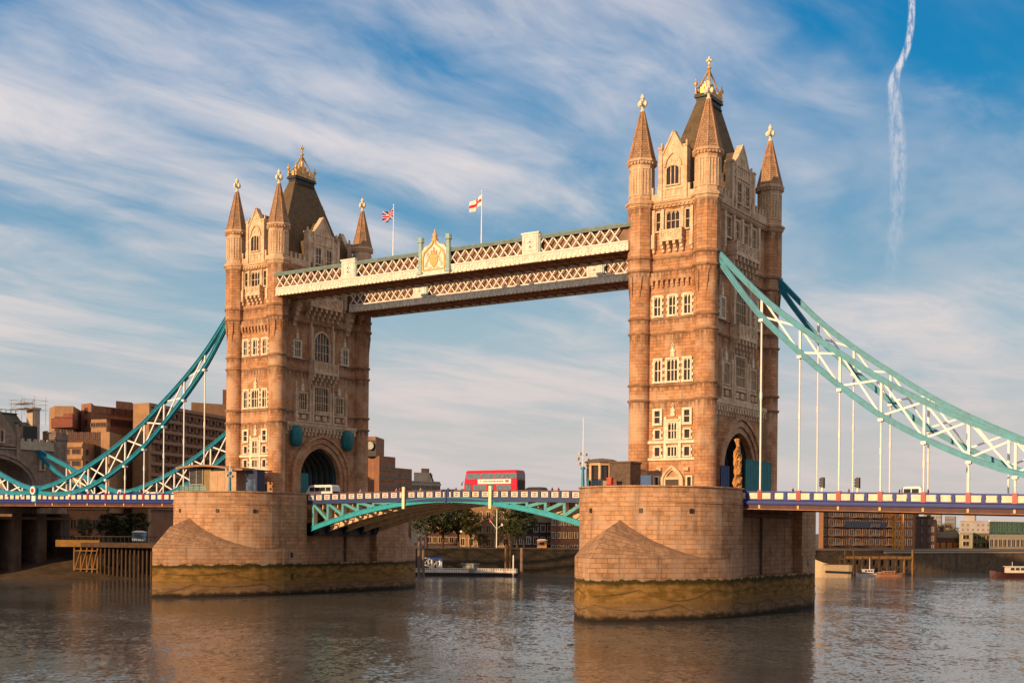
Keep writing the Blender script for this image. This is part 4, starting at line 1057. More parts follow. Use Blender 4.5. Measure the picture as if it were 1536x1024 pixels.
# ------------------------------------------------------------------ bascule leaves
def leaf(sgn, label):
    # sgn -1: left leaf, +1 right leaf; x measured outward from the middle joint
    X = lambda d: sgn*d
    root = thing('bascule_leaf', (sgn*29.5, 0, 15.0), label, 'lifting span', 'lifting leaves of the bascule bridge')
    zt = lambda x: 17.47+.42*(1-(abs(x)/30.5)**2)
    zb_ = lambda d: 15.98-4.95*(d/29.4)**1.8
    E_ = 30.6; N = 16
    b = MB()
    for i in range(N):
        a, c = .08+(E_-.08)*i/N, .08+(E_-.08)*(i+1)/N
        p = [(X(a), -8.7, zt(a)-1.15), (X(c), -8.7, zt(c)-1.15), (X(c), 8.7, zt(c)-1.15), (X(a), 8.7, zt(a)-1.15)]
        b.add(p+[(x, y, z-.3) for x, y, z in p], [(0, 1, 2, 3), (7, 6, 5, 4), (0, 4, 5, 1), (2, 6, 7, 3), (0, 3, 7, 4), (1, 5, 6, 2)])
    b.build('roadway', ASPH, root)
    for s in (-1, 1):
        y = s*9.0
        b = MB(); n = 16; xs = [X(.9+(E_-.9)*i/n) for i in range(n+1)]; xs.sort()
        parapet(b, xs, zt, y, s, cast=1, rail=3)
        b.m = 1; 
        for q in (.25, 1.0): b.box(X(q)-.2, X(q)+.2, y-.3, y+.3, zt(0)-2.1, zt(0)+.15)
        b.m = 0; b.box(min(X(.45), X(.8)), max(X(.45), X(.8)), y-.2, y+.2, zt(0)-1.1, zt(0)-.25)
        b.build('parapet', [mat('cream_casting', (0.70, 0.57, 0.45), .55, .1, 1.5), mat('navy_post', (0.02, 0.04, 0.14), .5), REDP, mat('maroon_rail', (0.14, 0.05, 0.045), .5)], root)
        b = MB(); P = [(X(.08+(E_-.08)*i/N), y+s*.08, zt(.08+(E_-.08)*i/N)-1.5) for i in range(N+1)]
        b.path(P, .5, .62); b.path([(x, y_+s*.1, z-.28) for x, y_, z in P], .62, .1); b.build('fascia_beam', mat('navy_paint', (0.02, 0.04, 0.12), .4), root)
        # outer truss
        b = MB(); P = [(X(.2+(29.4-.2)*i/24), y, zb_(.2+(29.4-.2)*i/24)+.38) for i in range(25)]
        b.path(P, .5, .8); b.path([(x, y_, z-.38) for x, y_, z in P], .85, .1); b.path([(x, y_, z+.38) for x, y_, z in P], .7, .1)
        b.build('bottom_chord', mat('teal_bright', (0.018, 0.31, 0.38), .45, .12, 1.2, streak=.3) if s < 0 else GIRD, root)
        ds = [29.0, 25.6, 22.2, 18.8, 15.4, 12.0, 8.8]
        for k, d in enumerate(ds):
            zt0, zl = zt(d)-1.75, zb_(d)+.7
            b = MB(); b.box(X(d)-.24, X(d)+.24, y-.26, y-.2, zl, zt0); b.m = 1; b.box(X(d)-.2, X(d)+.2, y-.2, y+.62, zl, zt0); b.box(X(d)-.24, X(d)+.24, y+.62, y+.68, zl, zt0)
            b.build('post', [mat('teal_pale2', (0.07, 0.31, 0.33), .5, .15, 1.2), CREAM], root)
            if k < len(ds)-1:
                e = ds[k+1]; a_, c_ = (X(d), zt(d)-1.75), (X(e), zb_(e)+.8)
                b = MB(); b.bar((a_[0], y-.22, a_[1]), (c_[0], y-.22, c_[1]), .5, .06, (0, 1, 0)); b.m = 1; b.bar((a_[0], y+.2, a_[1]), (c_[0], y+.2, c_[1]), .42, .78, (0, 1, 0))
                b.build('diagonal', [mat('teal_pale2', (0.07, 0.31, 0.33), .5), CREAM], root)
        b = MB()   # solid plate towards the joint
        for i in range(8):
            a, c = .2+8.6*i/8, .2+8.6*(i+1)/8
            b.slab([(X(a), zb_(a)+.6), (X(c), zb_(c)+.6), (X(c), zt(c)-1.78), (X(a), zt(a)-1.78)], y-.16, y+.16)
        b.build('web_plate', mat('teal_bright', (0.018, 0.31, 0.38), .45), root) if False else None
        b = MB()
        for i in range(5):
            a, c = .2+5.6*i/5, .2+5.6*(i+1)/5
            b.slab([(X(a), zb_(a)+.6), (X(c), zb_(c)+.6), (X(c), zt(c)-1.78), (X(a), zt(a)-1.78)], y-.16, y+.16)
        b.build('web_plate', mat('teal_bright', (0.018, 0.31, 0.38), .45), root)
    for y in (-4.6, 0, 4.6):
        b = MB(); P = [.2+(29.4-.2)*i/20 for i in range(21)]
        for a, c in zip(P, P[1:]): b.slab([(X(a), zb_(a)+.05), (X(c), zb_(c)+.05), (X(c), max(zt(c)-1.5, zb_(c)+.3)), (X(a), max(zt(a)-1.5, zb_(a)+.3))], y-.12, y+.12)
        b.path([(X(a), y, zb_(a)) for a in P], .8, .14)
        b.build('inner_girder', GIRD, root)
    b = MB()
    for d in (27.3, 23.9, 20.5, 17.1, 13.7, 10.4, 7.0, 3.6):
        zl = zb_(d)+.5; zh = zt(d)-1.5
        b.box(X(d)-.09, X(d)+.09, -8.6, 8.6, max(zl, zh-1.2), zh)
        b.bar((X(d), -8.8, zl), (X(d), 8.8, zl), .22)
        for y0, y1 in ((-9, -4.6), (-4.6, 0), (0, 4.6), (4.6, 9)): b.bar((X(d), y0, zl), (X(d), y1, max(zl+.2, zh-1.2)), .16); 
    b.build('cross_frame', GIRD, root)
    b = MB(); b.box(min(X(29.5), X(30.9)), max(X(29.5), X(30.9)), -8.6, 8.6, 10.3, 12.2)
    for y in (-8, -4.6, 0, 4.6, 8): b.cyl((X(30.2), y-.6, 11.4), (X(30.2), y+.6, 11.4), 1.25, 1.25, 14)
    b.build('pivot_housing', IRON, root)
    # white gauge board hung on the river face
    b = MB(); b.box(X(8.7)-.26, X(8.7)+.26, -9.62, -9.4, 14.9, 18.5); b.box(X(8.7)-.08, X(8.7)+.08, -9.45, -9.1, 16.2, 16.5); b.build('signal_board', mat('signal_white', (0.78, 0.66, 0.42), .5, .05), root)
    return root
leaf(-1, 'left half of the teal lifting span, hinged in the farther pier')
leaf(1, 'right half of the teal lifting span, hinged in the nearer pier')

# ------------------------------------------------------------------ people
def person_mat(shirt, legs, hair, skin=(0.45, 0.25, 0.16)):
    M = bpy.data.materials.new('clothing'); M.use_nodes = True; t = NT(M.node_tree); b = t.n['Principled BSDF']
    z = t.sep(t.new('ShaderNodeTexCoord').outputs['Object'])[2]
    c = t.ramp(t.math('DIVIDE', z, 1.8), [(0.0, (0.02, 0.02, 0.02)), (0.045, legs), (0.5, shirt), (0.845, skin), (0.955, hair)], 'CONSTANT')
    t.put(b.inputs['Base Color'], c); b.inputs['Roughness'].default_value = .8
    return M
def person(x, y, z, ang, shirt, legs, hair, label, h=1.72, walk=.12):
    k = h/1.75
    V = {'pel': (0, 0, .95), 'sp': (0, 0, 1.18), 'ch': (0, .0, 1.38), 'nk': (0, 0, 1.5), 'hd0': (0, .02, 1.6), 'hd1': (0, .01, 1.7),
         'lh': (-.1, 0, .9), 'lk': (-.11, walk*.6, .5), 'la': (-.11, walk*-.2, .08), 'lt': (-.11, walk*-.2+.14, .04),
         'rh': (.1, 0, .9), 'rk': (.11, -walk*.3, .5), 'ra': (.11, -walk, .08), 'rt': (.11, -walk+.14, .04),
         'ls': (-.19, 0, 1.42), 'le': (-.25, -.05, 1.14), 'lw': (-.25, .08, .9), 'lf': (-.25, .12, .8),
         'rs': (.19, 0, 1.42), 're': (.25, .02, 1.14), 'rw': (.25, .16, .92), 'rf': (.25, .2, .82)}
    Rr = {'pel': (.17, .12), 'sp': (.15, .11), 'ch': (.19, .12), 'nk': (.06, .06), 'hd0': (.085, .1), 'hd1': (.08, .095), 'lh': (.1, .1), 'rh': (.1, .1), 'lk': (.07, .07), 'rk': (.07, .07), 'la': (.05, .05), 'ra': (.05, .05), 'lt': (.04, .04), 'rt': (.04, .04),
          'ls': (.065, .065), 'rs': (.065, .065), 'le': (.05, .05), 're': (.05, .05), 'lw': (.035, .035), 'rw': (.035, .035), 'lf': (.04, .03), 'rf': (.04, .03)}
    E_ = [('pel', 'sp'), ('sp', 'ch'), ('ch', 'nk'), ('nk', 'hd0'), ('hd0', 'hd1'), ('pel', 'lh'), ('lh', 'lk'), ('lk', 'la'), ('la', 'lt'), ('pel', 'rh'), ('rh', 'rk'), ('rk', 'ra'), ('ra', 'rt'),
          ('ch', 'ls'), ('ls', 'le'), ('le', 'lw'), ('lw', 'lf'), ('ch', 'rs'), ('rs', 're'), ('re', 'rw'), ('rw', 'rf')]
    nm = list(V); me = bpy.data.meshes.new('person'); me.from_pydata([tuple(c*k for c in V[q]) for q in nm], [(nm.index(a), nm.index(c)) for a, c in E_], [])
    bm = bmesh.new(); bm.from_mesh(me); lay = bm.verts.layers.skin.verify(); bm.verts.ensure_lookup_table()
    for i, q in enumerate(nm): bm.verts[i][lay].radius = tuple(r*k for r in Rr[q]); bm.verts[i][lay].use_root = q == 'pel'
    bm.to_mesh(me); bm.free(); me.materials.append(person_mat(shirt, legs, hair))
    o = bpy.data.objects.new('person', me); col.objects.link(o); o.location = (x, y, z); o.rotation_euler.z = ang; ORG[o.name] = Vector((x, y, z))
    o.modifiers.new('skin', 'SKIN').use_smooth_shade = True; o.modifiers.new('sub', 'SUBSURF').render_levels = 1
    return tag(o, label, 'person', 'people on the bridge')
DK = (0.03, 0.03, 0.035); HB = (0.03, 0.02, 0.012)
for (x, y, dz, ang, sh, lg, lb) in [
    (-11.0, -7.6, 0, 1.6, (.55, .02, .03), DK, 'person in a red top walking by the parapet, left of the white signal board'),
    (-11.9, -7.4, 0, 1.6, (.6, .5, .45), DK, 'person in a pale top walking just left of the red clad walker'),
    (19.0, -7.6, 0, -1.6, (.4, .02, .05), DK, 'person in dark red left of a companion near the right pier, beyond the red bus'),
    (20.1, -7.5, 0, -1.6, (.5, .03, .03), (.5, .4, .35), 'person in bright red nearest the right pier on the lifting span'),
    (-0.9, -7.7, 0, 1.5, (.08, .06, .08), DK, 'person in dark clothes left of the middle joint of the lifting span'),
    (0.7, -7.7, 0, -1.5, (.15, .10, .10), DK, 'person in brown standing right of the middle joint of the lifting span'),
    (-19.6, -7.6, 0, 1.5, (.65, .5, .42), DK, 'person in a white top walking below the far turret of the left tower'),
    (-6.6, -7.6, 0, 1.5, (.62, .52, .45), (.4, .3, .25), 'person in cream between the left signal board and the middle joint'),
    ]:
    zt = 17.47+.42*(1-(x/30.5)**2); person(x, y, zt-1.12, ang, sh, lg, HB, lb)
for (x, y, sh, lb) in [(58.6, -9.6, (.10, .08, .10), 'person in grey at the left end of the right side span'), (73.0, -9.6, (.05, .03, .06), 'person in black just left of the white van on the right span'),
                       (76.6, -9.5, (.16, .03, .06), 'person in dark red just right of the white van on the right span'), (66.3, -9.6, (.2, .18, .18), 'person in pale grey between the two dark traffic signals')]:
    person(x, y, side_zt(1)(x)-1.12, 1.5, sh, DK, HB, lb)
for i, (x, y) in enumerate([(-50.2, -21.0), (-49.0, -21.6)]):
    person(x, y, 16.4, .5, (.75, .65, .6) if i == 0 else (.45, .2, .15), DK, HB, ('person in white at the left corner of the left pier top', 'person in rust red beside the one in white on the left pier')[i])

# ------------------------------------------------------------------ vehicles
def wheel(root, x, y, z, r, s):
    b = MB(); b.cyl((x, y-s*.02, z), (x, y+s*.26, z), r, r, 18); wh = b.build('wheel', mat('tyre_rubber', (0.02, 0.02, 0.02), .85), root)
    b = MB(); b.cyl((x, y-s*.03, z), (x, y-s*.05, z), r*.55, r*.5, 14); b.build('rim', mat('steel_rim', (.35, .35, .35), .4), wh)
def panels(root, name, m_, rects, y, s=-1, d=.02):
    for (x0, x1, z0, z1) in rects:
        b = MB(); b.box(x0, x1, min(y, y+s*d), max(y, y+s*d), z0, z1); b.build(name, m_, root)
def bus():
    x0, x1, y0, y1, z0 = .3, 10.75, -5.0, -2.5, 16.85
    root = thing('double_decker_bus', ((x0+x1)/2, (y0+y1)/2, z0), 'red double decker bus with a white advert crossing the lifting span', 'bus')
    RED = mat('bus_red', (0.60, 0.006, 0.035), .28, .04, spec=.5)
    b = MB()
    prof = [(x0, z0+.35), (x1-.02, z0+.35), (x1, z0+2.2), (x1-.03, z0+3.7), (x1-.2, z0+4.22), (x1-.45, z0+4.36), (x0+.75, z0+4.36), (x0+.45, z0+4.25), (x0+.22, z0+3.2), (x0+.05, z0+2.2)]
    b.slab(prof, y0+.06, y1-.06)
    b.slab([(a+(.06 if a > 5 else .06)*(1 if a < 5 else -1), c-.03*(c > z0+4)) for a, c in prof], y0, y1)
    b.build('body', RED, root)
    WG = mat('bus_glass', (0.11, 0.18, 0.22), .08, .3, 2.0, spec=.8)  # sky reflection put into the panes as a bluish base colour
    panels(root, 'window', WG, [(x0+.55+i*1.42, x0+.55+i*1.42+1.3, z0+2.98, z0+3.85) for i in range(7)], y0)
    panels(root, 'window', WG, [(x0+1.9, x0+3.2, z0+1.15, z0+2.0), (x0+3.3, x0+4.5, z0+1.15, z0+2.0), (x0+6.5, x0+7.9, z0+1.15, z0+2.0), (x0+8.0, x0+9.3, z0+1.15, z0+2.0)], y0)
    for (a, c) in ((x0+.25, x0+1.45), (x0+4.75, x0+6.0)):
        b = MB(); b.box(a, c, y0-.03, y0, z0+.5, z0+2.2); d = b.build('door', IRON, root)
        b = MB(); b.box(a+.08, (a+c)/2-.04, y0-.045, y0-.03, z0+.65, z0+2.1); b.box((a+c)/2+.04, c-.08, y0-.045, y0-.03, z0+.65, z0+2.1); b.build('door_glass', WG, d)
    b = MB(); b.box(x0+2.8, x0+9.3, y0-.035, y0, z0+2.16, z0+2.9); ad = b.build('advert_panel', mat('advert_white', (.82, .74, .68), .5, .02), root)
    b = MB(); rr = random.Random(4); x = x0+3.9
    while x < x0+7.6: wd = rr.uniform(.08, .3); b.box(x, x+wd, y0-.045, y0-.035, z0+2.42+rr.uniform(0, .05), z0+2.6+rr.uniform(0, .1)); x += wd+.07
    b.box(x0+8.2, x0+8.9, y0-.045, y0-.035, z0+2.4, z0+2.75); b.box(x0+3.3, x0+3.42, y0-.045, y0-.035, z0+2.45, z0+2.75)
    b.build('advert_print', mat('advert_ink', (.45, .06, .08), .6), ad)
    for yy, s in ((y0, 1), (y1, -1)):
        for x in (x0+2.4, x0+8.0): wheel(root, x, yy, z0+.5, .5, s)
    b = MB(); b.box(x1-.01, x1+.02, y0+.25, y1-.25, z0+2.95, z0+3.85); b.build('rear_window', WG, root)
    b = MB(); b.box(x1-.02, x1+.03, y0+.2, y1-.2, z0+.75, z0+2.75)
    for i in range(6): b.box(x1+.03, x1+.06, y0+.35, y1-.35, z0+.95+i*.28, z0+1.05+i*.28)
    b.build('engine_grille', IRON, root)
    for y in (y0+.12, y1-.24): b = MB(); b.box(x1-.02, x1+.05, y, y+.12, z0+1.0, z0+1.6); b.build('tail_light', mat('tail_red', (.5, .01, .01), .3), root)
    b = MB(); b.bar((x0+.1, y0-.05, z0+2.6), (x0-.1, y0-.35, z0+2.4), .06); b.box(x0-.2, x0-.05, y0-.42, y0-.3, z0+1.9, z0+2.4); b.build('mirror', IRON, root)
bus()
def van(xc, yc, z0, L, Wd, H, c, label, name='van', win=True, nm='white_van_paint', sl=.8, kind='van'):
    root = thing(name, (xc, yc, z0), label, kind); x0, x1 = xc-L/2, xc+L/2; y0, y1 = yc-Wd/2, yc+Wd/2
    P_ = mat(nm, c, .3, .04, spec=.5)
    pr = [(x0, z0+.35), (x1, z0+.35), (x1, z0+H*.55), (x1-.12, z0+H*.9), (x1-.4, z0+H), (x0+sl+.5, z0+H), (x0+sl, z0+H*.93), (x0+.35, z0+H*.55), (x0+.05, z0+H*.45)]
    b = MB(); b.slab(pr, y0+.1, y1-.1); b.slab([(x, z if z < z0+H*.6 else z-.12) for x, z in pr], y0, y1); b.build('body', P_, root)
    g = mat('car_glass', (0.03, 0.035, 0.04), .08, .2)
    n = max(2, int(L/1.6))
    for i in range(n):
        a = x0+sl+.2+(L-sl-.5)*i/n; b = MB(); b.box(a, a+(L-sl-.5)/n-.12, y0-.012, y0+.3, z0+H*.56, z0+H*.84); b.build('window', g, root)
    b = MB(); b.add([(x0+.36, y0+.2, z0+H*.57), (x0+.36, y1-.2, z0+H*.57), (x0+sl-.04, y1-.25, z0+H*.92), (x0+sl-.04, y0+.25, z0+H*.92)], [(0, 1, 2, 3)]); b.build('windscreen', g, root)
    for yy, s in ((y0, 1), (y1, -1)):
        for x in (x0+.9, x1-.95): wheel(root, x, yy, z0+.34, .34, s)
    b = MB(); b.box(x1-.03, x1+.02, y0+.08, y0+.2, z0+H*.38, z0+H*.52); b.box(x1-.03, x1+.02, y1-.2, y1-.08, z0+H*.38, z0+H*.52); b.build('tail_light', mat('tail_red', (.5, .01, .01), .3), root)
    return root
van(-31.6, -3.9, 16.65, 6.4, 2.1, 2.6, (.72, .70, .68), 'white high roofed van coming out of the left tower archway')
van(72.9, -4.0, 15.95, 3.3, 1.8, 1.9, (.75, .68, .6), 'small white van showing just above the parapet of the right span', sl=.7)
van(-3.6, -3.9, 16.75, 4.3, 1.8, 1.45, (.72, .66, .62), 'white car following ahead of the red bus on the lifting span', 'car', sl=1.2, nm='white_car_paint', kind='car')
van(13.3, -3.9, 16.7, 4.2, 1.8, 1.7, (.015, .015, .018), 'black cab close behind the red bus', 'car', sl=1.2, nm='black_car_paint', kind='car')
van(-92.5, 3.4, 16.75, 5.2, 2.0, 2.2, (.10, .30, .40), 'pale blue van on the left side span behind the chain bracing', 'van', nm='blue_van_paint')
van(-85.0, 3.4, 16.75, 4.6, 1.8, 1.9, (.7, .66, .62), 'white car to the right of the pale blue van on the left span', 'car', nm='white_car_paint', kind='car')
for x, lb in ((62.8, 'dark traffic signal on a white post, the left of two on the right span'), (67.6, 'dark traffic signal on a white post, the right of two on the right span')):
    z = side_zt(1)(x)-1.1; root = thing('traffic_signal', (x, -9.9, z), lb, 'traffic light', 'traffic signals on the right span')
    b = MB(); b.cyl((x, -9.9, z), (x, -9.9, z+2.2), .16, .16, 10); b.build('post', WHITE, root)
    b = MB(); b.box(x-.24, x+.24, -10.1, -9.75, z+1.7, z+2.95); b.box(x-.3, x+.3, -9.75, -9.7, z+1.6, z+3.05)
    for k in range(3): b.cyl((x-.24, -9.9, z+1.95+k*.38), (x-.4, -9.9, z+1.98+k*.38), .13, .15, 8)
    b.build('signal_head', IRON, root)

# hoardings round the right tower archway
def hoard(name, x, y0, y1, z1, m_, label):
    b = MB(); b.box(x-.06, x+.06, y0, y1, 16.3, z1); n = int((y1-y0)/.6)
    for i in range(n+1): y = y0+(y1-y0)*i/n; b.box(x+.06, x+.11, y-.03, y+.03, 16.3, z1)
    b.box(x-.08, x+.13, y0-.04, y1+.04, z1, z1+.08)
    o = b.build(name, m_, loc=(x, (y0+y1)/2, 16.3)); return tag(o, label, 'hoarding')
hoard('hoarding', TX+HX+1.3, -.2, 9.4, 22.2, mat('hoarding_teal', (0.008, 0.17, 0.20), .5, .12), 'tall teal hoarding closing the right half of the right tower archway')
hoard('hoarding', TX+HX+1.1, -8.4, -5.6, 20.9, mat('hoarding_blue', (0.008, 0.045, 0.17), .5, .12), 'blue hoarding beside the near jamb of the right tower archway')
hoard('hoarding', -TX+HX-.5, -5.0, -2.6, 21.4, mat('hoarding_teal', (0.008, 0.17, 0.20), .5, .12), 'teal hoarding standing inside the left tower archway')
def ochre_post(y, z1, label, x):
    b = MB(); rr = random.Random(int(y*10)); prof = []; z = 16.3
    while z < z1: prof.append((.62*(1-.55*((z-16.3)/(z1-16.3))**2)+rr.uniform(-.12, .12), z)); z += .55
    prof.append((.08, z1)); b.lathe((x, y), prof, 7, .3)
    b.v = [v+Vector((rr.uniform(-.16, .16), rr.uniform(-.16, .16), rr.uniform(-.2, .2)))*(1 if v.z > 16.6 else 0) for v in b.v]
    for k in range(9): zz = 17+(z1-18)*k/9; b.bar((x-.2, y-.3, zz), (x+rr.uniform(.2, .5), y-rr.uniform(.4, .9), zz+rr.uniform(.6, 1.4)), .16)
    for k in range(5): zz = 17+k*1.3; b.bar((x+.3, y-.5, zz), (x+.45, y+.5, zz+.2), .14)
    return tag(b.build('ochre_column', mat('ochre_column_tone', (0.46, 0.22, 0.07), .8, .3, .9, .4), loc=(x, y, 16.3)), label, 'column')
ochre_post(-8.4, 24.6, 'ragged ochre column of guessed shape in front of the right tower archway', TX+HX+3.6)  # guessed column for an unclear ochre shape
ochre_post(9.7, 22.6, 'ochre column added for sunlight on the far turret base of the right tower', TX+HX+.7)  # column added; its ochre stands in for sunlight on the turret base

# ------------------------------------------------------------------ pier top cabins
WOOD = mat('tan_boards', (0.38, 0.21, 0.11), .7, .25, 1.2, streak=.3)
def kiosk():
    cx, cy, z0 = 33.4, -17.6, 16.4
    root = thing('control_cabin', (cx, cy, z0), 'octagonal tan control cabin with big windows on the right pier', 'cabin')
    b = MB(); b.lathe((cx, cy), [(2.0, z0), (2.0, z0+2.2)], 8, math.pi/8); 
    b.lathe((cx, cy), [(2.1, z0+4.35), (2.1, z0+4.75)], 8, math.pi/8); 
    for k in range(8):
        a = math.pi/8+k*math.pi/4; b.bar((cx+1.95*math.cos(a), cy+1.95*math.sin(a), z0+2.2), (cx+1.95*math.cos(a), cy+1.95*math.sin(a), z0+4.4), .34)
    b.build('wall', mat('tan_stone', (0.55, 0.36, 0.21), .7, .15), root)
    b = MB(); b.lathe((cx, cy), [(1.72, z0+2.2), (1.72, z0+4.35)], 8, math.pi/8, cap=False); b.build('window', GLASS, root)
    b = MB(); b.lathe((cx, cy), [(2.45, z0+4.75), (2.5, z0+4.9), (1.6, z0+5.25), (.2, z0+5.4)], 8, math.pi/8); b.build('roof', mat('lead_roof', (.16, .11, .08), .7), root)
    b = MB(); b.box(cx+1.9, cx+5.2, cy-1.2, cy+1.9, z0, z0+4.6); b.box(cx+1.8, cx+5.35, cy-1.35, cy+2.0, z0+4.6, z0+4.85); b.build('annexe', mat('dark_boards', (.10, .06, .04), .7, .3), root)
    b = MB(); b.box(cx+2.4, cx+3.2, cy-1.28, cy-1.2, z0+.2, z0+2.4); b.build('door', mat('brown_door', (.16, .06, .03), .6), root)
kiosk()
def railing(name, pts, z0, h, label, m_, gap=.9):
    b = MB()
    for (xa, ya), (xb, yb) in zip(pts, pts[1:]):
        L = math.dist((xa, ya), (xb, yb)); n = max(1, int(L/gap))
        for i in range(n+1): f = i/n; b.bar((xa+(xb-xa)*f, ya+(yb-ya)*f, z0), (xa+(xb-xa)*f, ya+(yb-ya)*f, z0+h), .07)
        for q in (1, .66, .33): b.bar((xa, ya, z0+h*q), (xb, yb, z0+h*q), .06)
        b.m = 1; b.bar((xa, ya, z0+h*.5), (xb, yb, z0+h*.5), .025, h*.8); b.m = 0
    o = b.build(name, m_, loc=(pts[0][0], pts[0][1], z0)); return tag(o, label, 'railing')
def arcp(ox, a0, a1, r, n=8): return [(ox+r*math.cos(R(a0+(a1-a0)*i/n)), -15.75+r*math.sin(R(a0+(a1-a0)*i/n))) for i in range(n+1)]
PGL = mat('green_glass_panel', (.12, .22, .18), .25, .1)
railing('railing', arcp(TX, -178, -138, 9.7), 17.6, 1.25, 'teal railing on the rim of the right pier in front of the octagonal cabin', [TEAL, mat('teal_mesh', (.08, .26, .24), .6)])
railing('railing', arcp(TX, -130, -112, 9.6), 17.6, .95, 'iron railing on the right pier rim right of the cabin', [IRON, mat('blue_board', (.03, .07, .13), .6)])
railing('railing', arcp(-TX, -140, -75, 9.6), 17.6, .95, 'green glass railing on the rim of the left pier before the pavilion', [mat('pale_rail', (.3, .36, .3), .5), PGL])
def mast(x, y, z0, z1, zt, label, arms):
    root = thing('lamp_mast', (x, y, z0), label, 'mast'); b = MB(); b.cyl((x, y, z0), (x, y, zt), .3, .17, 10); b.cyl((x, y, zt-.4), (x, y, zt-.1), .34, .34, 10); b.build('base', TEAL, root)
    b = MB(); b.cyl((x, y, zt), (x, y, z1), .09, .05, 8); b.build('pole', WHITE, root)
    for k, (dz, L) in enumerate(arms):
        b = MB(); b.bar((x-L, y-.1, zt+dz), (x+L, y-.1, zt+dz), .09); b.box(x-L-.25, x-L+.1, y-.3, y+.2, zt+dz-.1, zt+dz+.3); b.box(x+L-.1, x+L+.2, y-.3, y+.2, zt+dz-.2, zt+dz+.12); b.build('lamp_arm', mat('grey_metal', (.4, .38, .36), .5), root)
mast(31.45, -19.5, 16.4, 27.5, 20.6, 'teal footed mast with lamps at the left rim of the right pier', ((.3, .5), (1.0, .75), (1.7, .4)))
mast(-36.6, -21.6, 16.4, 22.6, 21.0, 'teal mast with pale fittings in front of the left pavilion', ((-.8, .5), (.2, .6)))
b = MB(); p = (36.6, -20.9); b.box(p[0]-.35, p[0]+.35, p[1]-.3, p[1]+.3, 16.4, 18.75); b.box(p[0]-.42, p[0]+.42, p[1]-.36, p[1]+.36, 18.75, 18.9); b.box(p[0]-.25, p[0]+.25, p[1]-.33, p[1]-.3, 17.4, 18.5)
tag(b.build('red_cabinet', mat('red_box', (.5, .05, .02), .5), loc=(*p, 16.4)), 'small red cabinet beside the cabin on the right pier', 'cabinet')
for dx, w_, c, lb in ((40.6, 1.6, (.04, .10, .26), 'blue notice board left of the doorway of the right tower'), (38.2, .8, (.10, .14, .2), 'narrow slate blue board right of the octagonal cabin')):
    b = MB(); b.box(dx-w_/2, dx+w_/2, -18.0, -17.9, 17.2, 19.2); b.box(dx-w_/2-.06, dx+w_/2+.06, -17.95, -17.85, 19.2, 19.3)
    for q in (-1, 1): b.box(dx+q*w_/2-.05, dx+q*w_/2+.05, -17.9, -17.8, 16.4, 19.2)
    tag(b.build('notice_board', mat('board_'+lb[:4], c, .6), loc=(dx, -17.9, 16.4)), lb, 'board')
def pavilion():
    z0 = 16.4; cx, cy = -44.2, -17.0
    root = thing('pavilion', (cx, cy, z0), 'low pavilion with a thin curved roof on the left pier', 'pavilion')
    b = MB(); n = 14; P = []
    for i in range(n+1):
        f = i/n; x = cx-6.6+16.4*f; zz = 21.85+.55*math.sin(math.pi*min(1, f*1.15))-.5*f; P.append((x, cy-.3, zz))
    b.path(P, 7.0, .22, (0, 1, 0)); b.path([(x, y-3.55, z) for x, y, z in P], .14, .34, (0, 1, 0)); b.build('roof', mat('copper_brown_roof', (.30, .16, .09), .6, .2), root)
    b = MB(); b.box(cx-5.2, cx-2.0, cy-1.8, cy+2.5, z0, 21.7); b.build('glazed_front', mat('pav_glass', (.06, .05, .045), .1, .3, 1.5), root)
    b = MB(); 
    for x in (-5.3, -3.6, -2.0): b.box(cx+x-.06, cx+x+.06, cy-1.9, cy-1.78, z0, 21.8)
    b.box(cx-5.3, cx-2, cy-1.9, cy-1.78, 19.0, 19.1); b.build('mullion', mat('grey_metal', (.4, .38, .36), .5), root)
    b = MB(); b.box(cx-2.0, cx-.1, cy-1.7, cy+2.4, z0, 21.8); b.build('olive_panel', mat('olive_panel', (.24, .17, .07), .7), root)
    b = MB(); b.box(cx-.1, cx+6.4, cy-2.0, cy+2.4, z0, 21.3)
    for k in range(1, 5): b.box(cx-.12, cx+6.4, cy-2.03, cy-2.0, z0+k-.02, z0+k+.03)
    for x in (1.8, 3.6, 5.0): b.box(cx+x-.03, cx+x+.03, cy-2.04, cy-2.0, z0, 21.3)
    b.build('panel_wall', mat('buff_panel', (.48, .31, .19), .7, .12), root)
    b = MB(); b.box(cx-.1, cx+6.6, cy-1.5, cy+2.3, 21.3, 21.75); b.build('clerestory', GLASS, root)
pavilion()
b = MB(); b.box(-36.0, -33.2, -18.6, -16.8, 16.4, 21.2); b.box(-36.15, -33.05, -18.75, -16.65, 21.2, 21.4); 
o = b.build('booth', mat('navy_booth', (.02, .03, .07), .5), loc=(-34.6, -17.7, 16.4)); tag(o, 'dark navy booth with a blue poster right of the pavilion on the left pier', 'booth')
b = MB(); b.box(-35.8, -33.5, -18.66, -18.6, 17.0, 19.8); b.build('poster', mat('poster_blue', (.05, .09, .17), .5, .6, .8, c2=(.25, .28, .3)), o)

